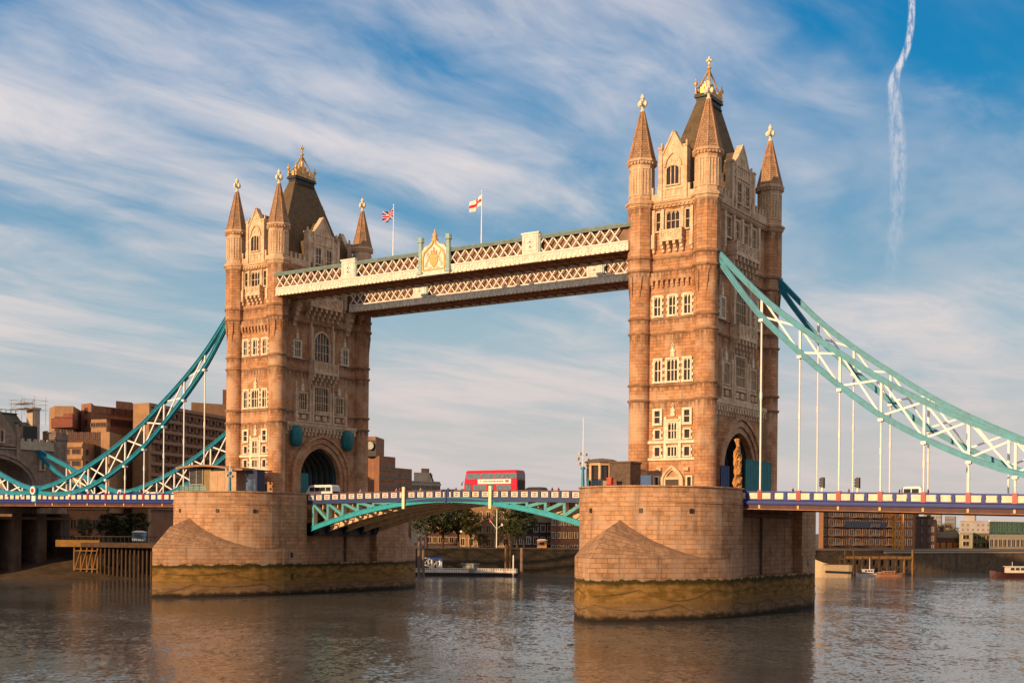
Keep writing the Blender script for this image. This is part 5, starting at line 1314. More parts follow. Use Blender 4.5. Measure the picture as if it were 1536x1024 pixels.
# ------------------------------------------------------------------ buildings beyond the river
CONC = mat('warm_concrete', (0.33, 0.185, 0.095), .85, .14, .4, streak=.25)
CONCD = mat('brown_concrete', (0.27, 0.125, 0.07), .85, .14, .4, streak=.25)
REDBR = mat('dull_red_cladding', (0.19, 0.055, 0.035), .8, .15, .5)
BRICK = stone('yellow_brown_brick', (0.30, 0.165, 0.085), (0.24, 0.13, 0.07), (0.2, 0.12, 0.07), .5, .2, .02, .3, bump=.2)
BRICKR = stone('red_brown_brick', (0.25, 0.10, 0.055), (0.19, 0.08, 0.045), (0.15, 0.08, 0.05), .5, .2, .02, .35, bump=.2)
BRICKD = stone('dark_brick', (0.13, 0.06, 0.04), (0.10, 0.05, 0.035), (0.08, 0.05, 0.04), .5, .2, .02, .35, bump=.2)
WIN_CACHE = {}
def win_mesh(w_, h_, fm, gm, deep):
    key = (round(w_, 2), round(h_, 2), fm.name, gm.name)
    if key in WIN_CACHE: return WIN_CACHE[key]
    b = MB(); f = min(.16, w_*.12)
    b.box(-w_/2, w_/2, -.03, .0, 0, h_); b.m = 1
    b.box(-w_/2-f, -w_/2, -deep, 0, -f, h_+f); b.box(w_/2, w_/2+f, -deep, 0, -f, h_+f); b.box(-w_/2, w_/2, -deep, 0, h_, h_+f); b.box(-w_/2, w_/2, -deep-.08, 0, -f, 0); b.box(-.04, .04, -.08, -.03, 0, h_)
    o = b.build('window', [gm, fm]); WIN_CACHE[key] = o.data; bpy.data.objects.remove(o); return WIN_CACHE[key]
def windows(root, A, B, zs, n, w_, h_, fm, gm=None, deep=.12, f0=0.0, f1=1.0, skip=0.0):
    gm = gm or GLASS; A = Vector(A); B = Vector(B); d = (B-A).normalized(); L = (B-A).length; nr = Vector((d.y, -d.x))
    if nr.dot(Vector((CAM.x, CAM.y))-A) < 0: nr = -nr; d = -d; A, B = B, A; f0, f1 = 1-f1, 1-f0
    me = win_mesh(w_, h_, fm, gm, deep); ang = math.atan2(d.y, d.x)
    for z in zs:
        for i in range(n):
            if random.random() < skip: continue
            q = A+(B-A)*(f0+(f1-f0)*(i+.5)/n)+nr*.01
            o = bpy.data.objects.new('window', me); col.objects.link(o); o.parent = root; o.location = Vector((q.x, q.y, z))-org(root); o.rotation_euler.z = ang; ORG[o.name] = org(root)
def blk(root, name, pts, v, m_, z0=6.3, vz=None, top=None):
    """prism on (u, Z) ground points; height from photo row v at first point's distance"""
    P = [gp(*p) for p in pts]; z1 = v if vz is None else vz
    if vz is None: z1 = pz(pts[0][0], v, pts[0][1])
    area = sum(P[i][0]*P[(i+1) % len(P)][1]-P[(i+1) % len(P)][0]*P[i][1] for i in range(len(P)))
    if area < 0: P = P[::-1]
    b = MB(); b.prism(P, z0, z1); return b.build(name, m_, root)
def bands(root, A, B, zs, h_, m_, out=.5, name='storey_band'):
    for z in zs:
        A2 = Vector((*A, z)); B2 = Vector((*B, z)); b = MB(); b.bar(A2, B2, out*2, h_); b.build(name, m_, root)

def hotel():
    c = gp(200, 350); root = thing('hotel', (*c, 6.4), 'sprawling stepped brown concrete hotel behind the left side span', 'hotel')
    # low lit block with ribbon windows
    A, B, C_ = (72, 330), (123, 326), (160, 345)
    blk(root, 'wing', [A, B, C_, (110, 352)], 664, CONC)
    zt = pz(72, 664, 330)
    windows(root, gp(*A), gp(*B), [zt-3.0-3.1*k for k in range(5)], 3, 2.5, 1.25, CONCD, f0=.03, f1=.97)
    bands(root, gp(72.5, 329.4), gp(123, 325.4), [zt-1.0-3.1*k+.1 for k in range(6)], .8, CONC, .35)
    windows(root, gp(*B), gp(*C_), [zt-3.0-3.1*k for k in range(5)], 3, 1.6, 1.25, CONCD)
    blk(root, 'terrace', [(72, 338), (152, 334), (158, 352), (90, 356)], 649, BRICKD, 25)
    # upper lit tower with a dull red band
    blk(root, 'tower_block', [(72, 345), (80, 338), (108, 338), (120, 352), (90, 360)], 612, CONC, 25)
    blk(root, 'clad_box', [(75, 337.5), (107, 334.5), (117, 346), (84, 350)], 627, REDBR, pz(75, 641, 337))
    blk(root, 'clad_box', [(93, 335.5), (107, 334), (113, 346), (95, 348)], 620, REDBR, pz(93, 627, 336))
    blk(root, 'stair_tower', [(120, 347), (135, 343), (143, 356), (125, 362)], 606, CONCD, 25)
    blk(root, 'recess', [(106, 349), (122, 347), (122, 360), (106, 362)], 622, BRICKD, 25)
    blk(root, 'balcony_block', [(135, 336), (158, 334), (164, 350), (140, 352)], 629, CONC, pz(135, 651, 336))
    blk(root, 'balcony_block', [(150, 333), (163, 331), (185, 346), (160, 350)], 648, CONC, 15)
    zt2 = pz(72, 612, 345)
    windows(root, gp(80, 338), gp(108, 338), [zt2-4-3.2*k for k in range(2)], 3, 1.3, 1.0, CONCD)
    windows(root, gp(135, 336), gp(158, 334), [pz(135, 640, 336)], 3, 1.6, 1.0, CONCD)
    windows(root, gp(120, 347), gp(135, 343), [pz(120, 620, 347)-3.2*k for k in range(4)], 1, 1.5, 1.3, REDBR)
    windows(root, gp(72, 338), gp(152, 334), [pz(72, 658, 338)], 9, 1.1, 1.6, REDBR)
    # long dark upper storeys
    blk(root, 'upper_storeys', [(135, 349), (205, 362), (215, 385), (140, 372)], 607.5, CONCD)
    windows(root, gp(140, 350.2), gp(205, 361.6), [pz(180, 638, 356), pz(180, 622, 356)], 7, 2.4, 1.6, REDBR)
    blk(root, 'roof_plant', [(172, 356), (196, 360), (205, 380), (180, 380)], 601, CONCD, 30)
    blk(root, 'lift_tower', [(198, 345), (222, 342), (236, 356), (205, 362)], 605, CONC)
    # long receding wing with rows of windows
    A, B = (222, 345), (352, 392)
    zt = pz(249, 609, 354.8)
    blk(root, 'wing', [A, B, (352, 420), (226, 380)], 0, CONCD, vz=zt)
    zs = [zt-3.4-3.05*k for k in range(9)]
    windows(root, gp(*A), gp(*B), zs, 11, 2.4, 1.3, CONCD, deep=.5, f0=.06, f1=.99)
    bands(root, gp(222.5, 344.6), gp(352, 391.5), [z-1.0 for z in zs]+[zt-.6], .9, mat('pale_brown_band', (.30, .17, .10), .85), .4)
    blk(root, 'roof_block', [(285, 385), (345, 392), (350, 410), (290, 405)], 603, CONC, 25)
    blk(root, 'roof_plant', [(332, 392), (350, 394), (350, 408), (334, 405)], 584, CONCD, 35)
    # part showing right of the left tower
    blk(root, 'stair_tower', [(540, 405), (562, 402), (575, 415), (545, 425)], 655, CONCD)
    blk(root, 'clad_box', [(546, 400.5), (563, 398.5), (563, 401.5), (546, 403)], 660, IRON, pz(550, 684, 400))
    b = MB(); p = px(554.5, 668, 397.8); d = (p-CAM).normalized(); d.z = 0; b.cyl(p+d*1.5, p, 1.25, 1.25, 20); b.build('clock', mat('clock_white', (.55, .52, .45), .5), root)
    A, B = (568, 396), (592, 404)
    blk(root, 'wing', [(559, 403), A, B, (590, 425), (562, 420)], 685, CONCD)
    zt = pz(568, 685, 396); windows(root, gp(*A), gp(*B), [zt-3-3.1*k-1.0 for k in range(4)], 2, 3.0, 1.5, CONC)
    A, B = (590, 410), (617, 420)
    blk(root, 'wing', [A, B, (617, 440), (590, 430)], 701, CONCD); zt = pz(590, 701, 410); windows(root, gp(*A), gp(*B), [zt-3.2-3*k for k in range(3)], 3, 2.4, 1.4, CONC)
hotel()
def simple_building(name, pts, v, m_, label, cat='building', rows=0, cols=0, wd=1.2, ht=1.6, fm=None, roof=None, pitch=3.0, z0=6.3, dz=3.3, first=2.6, gm=None, faces=(0,), skip=0):
    c = gp(*pts[0]); root = thing(name, (*c, z0), label, cat)
    blk(root, 'wall', pts, v, m_, z0); zt = pz(pts[0][0], v, pts[0][1])
    if rows:
        for f in faces: windows(root, gp(*pts[f]), gp(*pts[f+1]), [zt-first-dz*k for k in range(rows)], cols if f == faces[0] else max(2, cols//3), wd, ht, fm or TRIM, gm, skip=skip)
    if roof:
        P = [Vector((*gp(*p), zt)) for p in pts[:4]]; a, b_ = (P[0]+P[3])/2, (P[1]+P[2])/2; up = Vector((0, 0, pitch)); e = (P[0]-P[3]).normalized()*.4
        b = MB(); b.add([P[0]+e, P[1]+e, P[2]-e, P[3]-e, a+up, b_+up], [(0, 1, 5, 4), (2, 3, 4, 5), (0, 4, 3), (1, 2, 5), (0, 3, 2, 1)]); rf = b.build('roof', roof, root)
        b = MB(); q = a*.7+b_*.3+up; b.box(q.x-.6, q.x+.6, q.y-.6, q.y+.6, zt+pitch*.4, zt+pitch+1.6); b.build('chimney', BRICKD, rf)
    else:
        b = MB(); P = [gp(*p) for p in pts]
        for p_, q_ in zip(P, P[1:]+P[:1]): b.bar((*p_, zt+.1), (*q_, zt+.1), .5, .5)
        b.build('coping', fm or TRIM, root)
    return root
PALE = mat('pale_render', (.50, .40, .29), .8, .1, .4, streak=.2)
r_ = simple_building('office_building', [(615, 455), (658, 462), (660, 490), (618, 485)], 722, PALE, 'pale cream building behind the lifting span left of the bus', rows=3, cols=8, wd=2.0, ht=1.4, fm=mat('pale_frame', (.42, .33, .24), .8))
blk(r_, 'upper_block', [(620, 462), (646, 466), (648, 482), (622, 480)], 708, PALE, 25); blk(r_, 'roof_plant', [(631, 466), (643, 468), (643, 475), (632, 474)], 702, WOOD, 30)
b = MB(); b.bar(px(645, 709, 464), px(650, 722, 464), .5); b.build('brace', IRON, r_)
simple_building('brick_warehouse', [(688, 372), (766, 362), (772, 392), (694, 400)], 741, BRICK, 'yellow brown brick warehouse with paired dark windows beyond the lifting span, behind the flagpole', 'warehouse', 5, 6, 1.5, 2.1, TRIM, SLATE, 2.0, dz=3.9, first=3.4)
simple_building('terrace_house', [(766, 378), (830, 384), (832, 402), (768, 398)], 783, BRICKD, 'dark brick house with tall white framed windows between warehouse and brick range', 'house', 3, 6, 1.3, 2.0, WHITE, SLATE, 3.2, dz=3.7, first=2.7)
simple_building('brick_range', [(826, 376), (925, 392), (930, 415), (830, 400)], 772, BRICKR, 'long red brown brick range with small windows just left of the right pier', 'warehouse', 4, 12, 1.2, 1.7, TRIM, SLATE, 2.0, dz=3.9, first=3.0)
simple_building('old_house', [(640, 400), (690, 402), (690, 420), (640, 418)], 770, BRICKD, 'dark building mostly hidden by the trees right of the left pier', 'house', 3, 6, 1.2, 1.8, TRIM, SLATE, 3)
simple_building('quay_building', [(70, 318), (160, 326), (170, 345), (80, 345)], 762, BRICKD, 'dark glazed quayside building under the left side span', 'building', 2, 8, 2.0, 2.2, mat('dark_frame', (.10, .06, .04), .7), None, dz=4.0, first=5)
# right bank
def wharf():
    root = simple_building('wharf_apartments', [(1228, 425), (1372, 448), (1378, 470), (1232, 460)], 755, stone('wharf_brick', (0.17, 0.075, 0.04), (0.12, 0.055, 0.032), (0.09, 0.05, 0.03), .5, .2, .02, .4, bump=.2), 'brown brick wharf apartments with balconies below the right side span', 'apartment block', 0)
    A, B = gp(1228, 425), gp(1372, 448); z0 = 6.5
    windows(root, A, B, [z0+1.2+3.2*k for k in range(5)], 14, 1.9, 2.0, WOOD, mat('balcony_glass', (.05, .05, .055), .15, .5), f0=.02, f1=.98)
    d = (Vector(B)-Vector(A)).normalized(); nr = Vector((d.y, -d.x)); nr = nr if nr.dot(Vector((CAM.x, CAM.y))-Vector(A)) > 0 else -nr
    for k in range(4):
        for f in (.17, .38, .55, .72):
            if (k+int(f*10)) % 5 == 0: continue
            c = Vector(A)+(Vector(B)-Vector(A))*f; z = z0+1.0+3.2*k
            b = MB(); a0, a1 = c-d*2.0, c+d*2.0; b.bar((*(a0+nr*.7), z), (*(a1+nr*.7), z), 1.3, .16)
            for q in (.3, .65, 1.0): b.bar((*(a0+nr*1.3), z+q), (*(a1+nr*1.3), z+q), .06)
            for q in range(6): e = a0+(a1-a0)*q/5+nr*1.3; b.bar((*e, z), (*e, z+1), .06)
            b.build('balcony', mat('balcony_metal', (.20, .15, .12), .5), root)
    b = MB(); b.bar((*(Vector(A)+(Vector(B)-Vector(A))*.25+nr*.4), z0+8.1), (*(Vector(A)+(Vector(B)-Vector(A))*.67+nr*.4), z0+8.1), .5, 2.2); b.build('dark_band', mat('slate_blue_panel', (.04, .05, .08), .5), root)
    blk(root, 'lift_shaft', [(1228, 424), (1235, 424.5), (1236, 430), (1229, 430)], 757, mat('orange_brick', (.42, .19, .08), .8))
wharf()
simple_building('dark_warehouse', [(1368, 452), (1398, 458), (1400, 480), (1370, 475)], 775, BRICKD, 'dark red brick warehouse right of the wharf apartments', 'warehouse', 4, 3, 1.4, 2.0, BRICKD, None)
simple_building('brick_tower_house', [(1386, 456), (1403, 459), (1406, 475), (1390, 475)], 786, BRICKR, 'narrow orange brown building beside the dark warehouse on the right bank', 'building', 3, 2, 1.1, 1.6, TRIM, SLATE, 2)
simple_building('low_warehouse', [(1400, 470), (1439, 478), (1440, 500), (1402, 495)], 806, BRICKD, 'low dark brick shed with orange lit windows on the right bank', 'building', 1, 4, 2.2, 2.0, mat('orange_frame', (.5, .2, .06), .6), SLATE, 2.5, gm=mat('warm_window', (.40, .14, .03), .4), first=4)
simple_building('white_flats', [(1439, 470), (1459, 473), (1461, 490), (1441, 488)], 799, mat('cream_render', (.66, .54, .36), .7), 'small cream block of flats with dark recessed balconies on the right bank', 'apartment block', 4, 1, 3.2, 1.5, mat('cream_render', (.66, .54, .36), .7), None, dz=2.5, first=2.2)
simple_building('grey_flats', [(1459, 486), (1492, 492), (1492, 510), (1459, 508)], 800, mat('grey_brown_render', (.30, .23, .16), .8), 'grey brown flats right of the cream block on the right bank', 'apartment block', 3, 5, 1.8, 1.5, PALE, None, dz=2.7, first=2.3)
g_ = simple_building('glass_office', [(1484, 470), (1600, 488), (1604, 520), (1488, 515)], 781, mat('green_glazing', (.05, .11, .075), .1, .5, .15), 'green glass office with a white roof edge at the right of the photo', 'office', 0, fm=WHITE)
windows(g_, gp(1484, 470), gp(1600, 488), [pz(1484, 797, 470), pz(1484, 789, 470)], 16, 1.6, 1.5, mat('green_frame', (.16, .2, .13), .5), mat('green_glazing2', (.03, .10, .06), .08, .4, .3))
blk(g_, 'podium', [(1484, 463), (1600, 480), (1600, 490), (1486, 474)], 801, mat('stone_podium', (.42, .33, .23), .8))
windows(g_, gp(1484, 463), gp(1600, 480), [7.2], 18, 1.6, 2.6, PALE)
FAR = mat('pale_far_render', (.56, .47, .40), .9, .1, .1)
for (u0, u1, v, Z, lb) in [(1385, 1411, 770, 1150, 'distant pale office tower seen under the right span, leftmost of three'), (1417, 1432, 774, 1250, 'distant pale slim tower seen under the right span, between the two wider ones'), (1440, 1486, 781, 1050, 'distant pale stepped towers seen under the right span, beside the glass office')]:
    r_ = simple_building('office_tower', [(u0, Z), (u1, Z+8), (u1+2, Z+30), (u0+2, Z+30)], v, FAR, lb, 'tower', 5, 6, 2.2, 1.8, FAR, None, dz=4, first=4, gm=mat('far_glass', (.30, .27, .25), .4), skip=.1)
blk(r_, 'upper_block', [(1446, 1060), (1462, 1062), (1464, 1080), (1448, 1080)], 771, FAR)

# ------------------------------------------------------------------ gatehouse tower on the left abutment
def gatehouse():
    X1, X0 = -134.0, -147.0; Hy = 15.6
    GR = stone('grey_granite', (0.36, 0.25, 0.19), (0.28, 0.195, 0.15), (0.18, 0.125, 0.10), 1.0, .45, .035, .45)
    root = thing('gatehouse', ((X0+X1)/2, 0, 6.4), 'grey gothic gatehouse with a wide road arch and slate roof at the left edge', 'gatehouse')
    A = arch_pts(0, 9.2, 20.5, 6.3, 20, .1); out = [(9.2, 6)]+A+[(-9.2, 6), (-Hy, 6), (-Hy, 29.2), (Hy, 29.2), (Hy, 6)]
    b = MB(); n = len(out); p = [(X0, y, z) for y, z in out]+[(X1, y, z) for y, z in out]
    b.add(p, [tuple(range(n)), tuple(range(2*n-1, n-1, -1))]+[(k, n+k, n+(k+1) % n, (k+1) % n) for k in range(n)]); b.build('wall', GR, root)
    T = Matrix.Translation((X1, 0, 0)) @ Matrix.Rotation(math.pi/2, 4, 'Z')
    b = MB(); b.T = T
    for r0, r1, d0 in ((9.2, 10.0, -.3), (10.0, 10.9, -.55)):
        I = arch_pts(0, r0, 20.5, r0-2.9, 20, .1); O = arch_pts(0, r1, 20.5, r1-3.0, 20, .1); I = [(r0, 14)]+I+[(-r0, 14)]; O = [(r1, 14)]+O+[(-r1, 14)]
        for k in range(len(I)-1): b.slab([I[k], O[k], O[k+1], I[k+1]], d0, .03)
    b.build('arch', GR, root)
    for u in (-12.6, 11.9): window(T, root, u, 24.6, 27.2, .9, 1, (), fm=TRIM)
    b = MB(); b.T = T; b.box(-Hy, Hy, -.5, .05, 29.0, 29.5); b.box(-Hy, Hy, -.35, .3, 29.5, 31.0)
    x = -Hy
    while x < Hy-1: b.box(x, x+.9, -.35, .3, 31.0, 31.6); x += 1.8
    b.build('parapet', mat('grey_stone_trim', (.46, .36, .27), .8, .15), root)
    b = MB(); q0 = [(X0+.8, -12.6), (X1-.8, -12.6), (X1-.8, 12.6), (X0+.8, 12.6)]; q1 = [(X0+5.2, -8.6), (X1-5.2, -8.6), (X1-5.2, 8.6), (X0+5.2, 8.6)]
    b.add([(x, y, 29.2) for x, y in q0]+[(x, y, 37.4) for x, y in q1], [(k, (k+1) % 4, 4+(k+1) % 4, 4+k) for k in range(4)]+[(4, 5, 6, 7)]); rf = b.build('roof', mat('grey_green_slate', (.13, .12, .09), .8, .2, 1.5), root)
    b = MB()
    for i in range(14): y = -8.4+16.8*i/13; b.bar((X1-5.2, y, 37.4), (X1-5.2, y, 38.4), .1); b.bar((X1-5.2, y-.6, 38.4), (X1-5.2, y+.6, 38.4), .12)
    b.box(X0+5, X1-5, -8.7, 8.7, 37.4, 37.7); b.build('ridge_rail', IRON, rf)
    b = MB(); b.box(X1-4.0, X1-1.2, 7.6, 11.4, 31.4, 34.6); b.add([(X1-1.2, 7.4, 34.6), (X1-1.2, 11.6, 34.6), (X1-4.8, 11.6, 35.8), (X1-4.8, 7.4, 35.8)], [(0, 1, 2, 3)]); dm = b.build('dormer', IRON, rf)
    # gable in the middle
    b = MB(); b.T = T; b.slab([(-5.2, 29.2), (5.2, 29.2), (5.2, 31.5), (2.5, 35.0), (0, 37.8), (-2.5, 35.0), (-5.2, 31.5)], -.5, 1.2)
    for x in (-5.2, 5.2): b.box(x-.5, x+.5, -.7, 1.0, 26.5, 33.0); b.slab([(x-.5, 33), (x+.5, 33), (x, 34.8)], -.6, .6)
    b.build('gable', GR, root); window(T @ Matrix.Translation((0, -.5, 0)), root, 0, 30.4, 33.0, 2.4, 3, (), fm=TRIM)
    # chimney turret with scaffolding, corner turret
    b = MB(); b.box(X1-4.2, X1-1.9, 10.6, 12.6, 31, 39.2); b.box(X1-4.4, X1-1.7, 10.4, 12.8, 38.7, 39.2); b.build('chimney', mat('grey_stone_trim', (.36, .28, .21), .8), rf)
    b = MB(); b.lathe((X1-1.4, 16.6), [(2.7, 6), (2.7, 31.4), (3.0, 31.8), (3.0, 33.2), (2.5, 33.2), (2.5, 32.6)], 8, math.pi/8)
    for k in range(8): a = k*math.pi/4; b.bar((X1-1.4+2.7*math.cos(a)-.5*math.sin(a), 16.6+2.7*math.sin(a)+.5*math.cos(a), 33.5), (X1-1.4+2.7*math.cos(a)+.5*math.sin(a), 16.6+2.7*math.sin(a)-.5*math.cos(a), 33.5), .4, .7)
    b.build('corner_turret', GR, root)
    b = MB()
    for x in (X1-5.5, X1-.6):
        for y in (7.4, 10.2, 13.2): b.bar((x, y, 37 if y < 8 else 35), (x, y, 40.9+(y > 9)*.8), .06)
        for z in (38.6, 39.8, 40.8): b.bar((x, 6.8, z), (x, 13.8, z), .06)
        b.bar((x, 7.4, 38.6), (x, 10.2, 40.8), .06)
    for y in (7.4, 10.2, 13.2):
        for z in (38.6, 39.8, 40.8): b.bar((X1-6, y, z), (X1-.2, y, z), .06)
    for z in (38.7, 39.9): b.box(X1-5.4, X1-.7, 7.5, 10, z, z+.1)
    o = b.build('scaffolding', mat('scaffold_steel', (.30, .24, .18), .5), loc=(X1-3, 9, 36)); tag(o, 'thin scaffolding round the chimney on the grey gatehouse roof', 'scaffolding')
gatehouse()
# abutment pier below the deck
b = MB()
for y in (-9, -3, 3.5, 9.5): b.box(-137, -122, y-1.2, y+1.2, 1.0, 14.2)
b.box(-137, -121.2, -10.8, 11, 12.8, 13.4); b.box(-136, -134.5, -10, 10.6, 1, 14)
o = b.build('abutment', mat('abutment_stone', (.16, .10, .07), .85, .25, .4, streak=.5), loc=(-129, 0, 1)); tag(o, 'dark stone abutment columns under the left end of the deck', 'abutment')

# ------------------------------------------------------------------ trees
LEAF = []
def leaf_mat(name, c):
    M = bpy.data.materials.new(name); M.use_nodes = True; t = NT(M.node_tree); b = t.n['Principled BSDF']
    i = t.new('ShaderNodeNewGeometry'); rnd = i.outputs['Random Per Island']
    cc = t.mix(rnd, tuple(v*.55 for v in c), tuple(v*1.45 for v in c)); n2 = t.noise(i.outputs['Position'], .5, 3); cc = t.mix(t.rng(n2, .45, .65), cc, tuple((c[0]*1.5, c[1]*1.15, c[2]*.7)))
    t.put(b.inputs['Base Color'], cc); b.inputs['Roughness'].default_value = .7
    return M
LM = [leaf_mat('leaves_olive', (.055, .062, .014)), leaf_mat('leaves_dark', (.035, .045, .012)), leaf_mat('leaves_ochre', (.085, .075, .016))]
BARK = mat('bark', (.07, .045, .03), .9, .3, 2)
TREE_PROTO = {}
def tree_proto(k):
    rr = random.Random(k*11+3); H = 12.0; root = bpy.data.objects.new('tree', None)
    b = MB()
    b.cyl((0, 0, 0), (.15, .1, H*.34), .36, .24, 9)
    limbs = []
    for i in range(6):
        a = i*1.05+rr.uniform(-.3, .3); z = H*.3+rr.uniform(-.4, .8); e = Vector((math.cos(a)*rr.uniform(1.6, 3.2), math.sin(a)*rr.uniform(1.6, 3.2), z+rr.uniform(2, 5))); b.cyl((.12, .08, z-.3), tuple(e), .15, .04, 6); limbs.append(e)
    b.cyl((.15, .1, H*.34), (.2, -.1, H*.8), .22, .05, 7)
    trunk = (b, BARK)
    c = MB()
    clumps = []
    for i in range(64):
        a = rr.uniform(0, 6.28); ph = rr.uniform(-.8, 1.0); r = rr.uniform(.35, 1)**.6
        rad = 3.6*math.sqrt(max(.05, 1-ph*ph*.8))*(1+.25*math.sin(a*3+k)); cz = H*.62+ph*H*.34
        clumps.append(Vector((math.cos(a)*rad*r, math.sin(a)*rad*r, cz)))
    for p in clumps:
        s_ = rr.uniform(.7, 1.35)
        for j in range(34):
            q = p+Vector((rr.gauss(0, .5), rr.gauss(0, .5), rr.gauss(0, .38)))*s_
            u = Vector((rr.uniform(-1, 1), rr.uniform(-1, 1), rr.uniform(-1, 1))).normalized(); v = u.orthogonal().normalized(); L = rr.uniform(.2, .42); W_ = L*.6
            c.add([q-u*L, q+v*W_, q+u*L, q-v*W_], [(0, 1, 2, 3)])
    return trunk, c
def tree(u, Z, vtop, label, k=0, wide=1.0, z0=6.4, name='tree', group='trees along the far bank'):
    x, y = gp(u, Z); H = pz(u, vtop, Z)-z0; s_ = H/12.2
    if k not in TREE_PROTO:
        (tb, tm), cb = tree_proto(k)
        t_ = tb.build('trunk', tm); c_ = cb.build('crown', LM[k % 3]); TREE_PROTO[k] = (t_.data, c_.data); bpy.data.objects.remove(t_); bpy.data.objects.remove(c_)
    root = thing(name, (x, y, z0), label, 'tree', group); root.scale = (s_*wide, s_*wide, s_); root.rotation_euler.z = (u*.7) % 6.28
    for nm, me in zip(('trunk', 'crown'), TREE_PROTO[k]):
        o = bpy.data.objects.new(nm, me); col.objects.link(o); o.parent = root; ORG[o.name] = Vector()
for (u, Z, v, lb, k, wd) in [
    (640, 348, 752, 'dark leafy tree just right of the left pier, first of the group under the span', 1, 1.25), (664, 352, 757, 'dense dark tree second from the left pier under the lifting span', 1, 1.2), (688, 356, 754, 'olive tree against the left end of the yellow brown warehouse', 0, 1.15),
    (706, 350, 764, 'rounded olive tree in front of the yellow brown warehouse', 0, .9), (765, 352, 752, 'tall olive tree just right of the riverside flagpole', 0, 1.1), (786, 356, 758, 'dark tree hiding the left part of the white windowed house', 1, 1.1), (776, 350, 778, 'low bushy tree at the foot of the taller ones right of the flagpole', 1, 1.3),
    (724, 352, 800, 'small shrub like tree at the foot of the yellow brown warehouse', 0, 1.5),
    (160, 312, 770, 'dark tree under the left span, leftmost of the quay trees', 1, 1.3), (182, 314, 772, 'dark tree under the left span, in the middle of the quay trees', 1, 1.3), (204, 316, 768, 'dark tree under the left span beside the left pier', 1, 1.2), (128, 316, 776, 'dim tree by the quayside building under the left span', 1, 1.0),
    (1420, 520, 785, 'broad green tree above the low brick shed on the right bank', 2, 1.6), (1406, 515, 792, 'small ochre green tree left of the broad one on the right bank', 2, 1.2), (1470, 478, 815, 'low green tree before the grey brown flats on the right bank', 0, 1.8)]:
    tree(u, Z, v, lb, k, wd)

# ------------------------------------------------------------------ waterfront things
TIMB = mat('wet_timber', (.07, .038, .022), .8, .3, 1.0, streak=.4); TIMBO = mat('ochre_timber', (.24, .115, .034), .8, .25, 1.0, streak=.3)
YEL = mat('yellow_beam', (.25, .125, .02), .7, .2, .8, streak=.3)
def at3(u, v, Z): return px(u, v, Z)
def jetty():
    Z = 279; root = thing('timber_jetty', (*gp(160, Z), 0), 'dark timber jetty on piles with a yellow beam under the left span', 'jetty')
    d0, d1 = gp(86, Z), gp(236, Z-4); back = FW*9
    zt = pz(150, 812, Z)
    b = MB(); P = [Vector((*d0, zt-1.2)), Vector((*d1, zt-1.2)), Vector((*d1, zt-1.2))+back, Vector((*d0, zt-1.2))+back]; b.add(P+[p+Vector((0, 0, 1.0)) for p in P], [(0, 1, 2, 3), (4, 5, 6, 7), (0, 1, 5, 4), (1, 2, 6, 5), (2, 3, 7, 6), (3, 0, 4, 7)]); b.build('deck', TIMB, root)
    b = MB(); b.bar(Vector((*gp(84, Z-.7), zt-.4)), Vector((*gp(150, Z-.7), zt-.4)), .5, 1.5); b.build('yellow_beam', YEL, root)
    for i in range(13):
        u = 152+i*6.3; b = MB(); p = gp(u, Z-.3); b.cyl((*p, -1), (*p, zt-.9), .26, .26, 8); b.build('pile', TIMB, root)
    for i, u in enumerate((112, 122, 131, 139, 147)):
        b = MB(); p = gp(u, Z-.3); b.cyl((*p, -.5), (*p, zt-1.2), .22, .22, 8); b.build('pile', TIMBO, root)
    b = MB()
    for a, c in ((112, 122), (122, 131), (131, 139), (139, 147)):
        b.bar(Vector((*gp(a, Z-.6), 1.6)), Vector((*gp(c, Z-.6), zt-1.6)), .22); b.bar(Vector((*gp(a, Z-.6), 2.0)), Vector((*gp(c, Z-.6), 2.0)), .25); b.bar(Vector((*gp(a, Z-.6), zt-2.0)), Vector((*gp(c, Z-.6), zt-2.0)), .25)
    b.build('cross_brace', TIMBO, root)
    b = MB(); b.bar(Vector((*gp(86, Z+6), 3.0)), Vector((*gp(236, Z+3), 3.0)), .4, 8.0); b.build('back_boarding', mat('black_timber', (.02, .014, .01), .9), root)
    b = MB(); b.bar(Vector((*gp(72, Z+5), 9.2)), Vector((*gp(236, Z+4), 9.2)), .12, .12)
    for i in range(26): p = gp(72+i*6.4, Z+5); b.bar((*p, 8), (*p, 9.3), .1)
    b.build('handrail', IRON, root)
    return zt
zj = jetty()
def hut(u, Z, z0, w_, d_, h_, c, label, name='kiosk', roofc=(.6, .6, .6), rh=.8):
    p = Vector((*gp(u, Z), z0)); root = thing(name, p, label, name.split('_')[-1]); e = RT0*w_/2; f = FW*d_/2
    q = [p-e-f, p+e-f, p+e+f, p-e+f]; b = MB(); b.prism([(a.x, a.y) for a in q], z0, z0+h_); b.build('wall', mat(name+label[:8].replace(' ', '_'), c, .6, .12), root)
    b = MB(); k = 1.15; t_ = [p-e*k-f*k, p+e*k-f*k, p+e*k+f*k, p-e*k+f*k]; u_ = Vector((0, 0, h_)); b.add([a+u_ for a in t_]+[p-e*.6+u_+Vector((0, 0, rh)), p+e*.6+u_+Vector((0, 0, rh))], [(0, 1, 5, 4), (2, 3, 4, 5), (0, 4, 3), (1, 2, 5), (0, 1, 2, 3)]); b.build('roof', mat('hut_roof'+label[:8].replace(' ', '_'), roofc, .6), root)
    b = MB(); dd = p-f-FW*.03; b.bar(dd-e*.5+Vector((0, 0, h_*.55)), dd+e*.5+Vector((0, 0, h_*.55)), .06, h_*.4); b.build('hatch', GLASS, root); return root
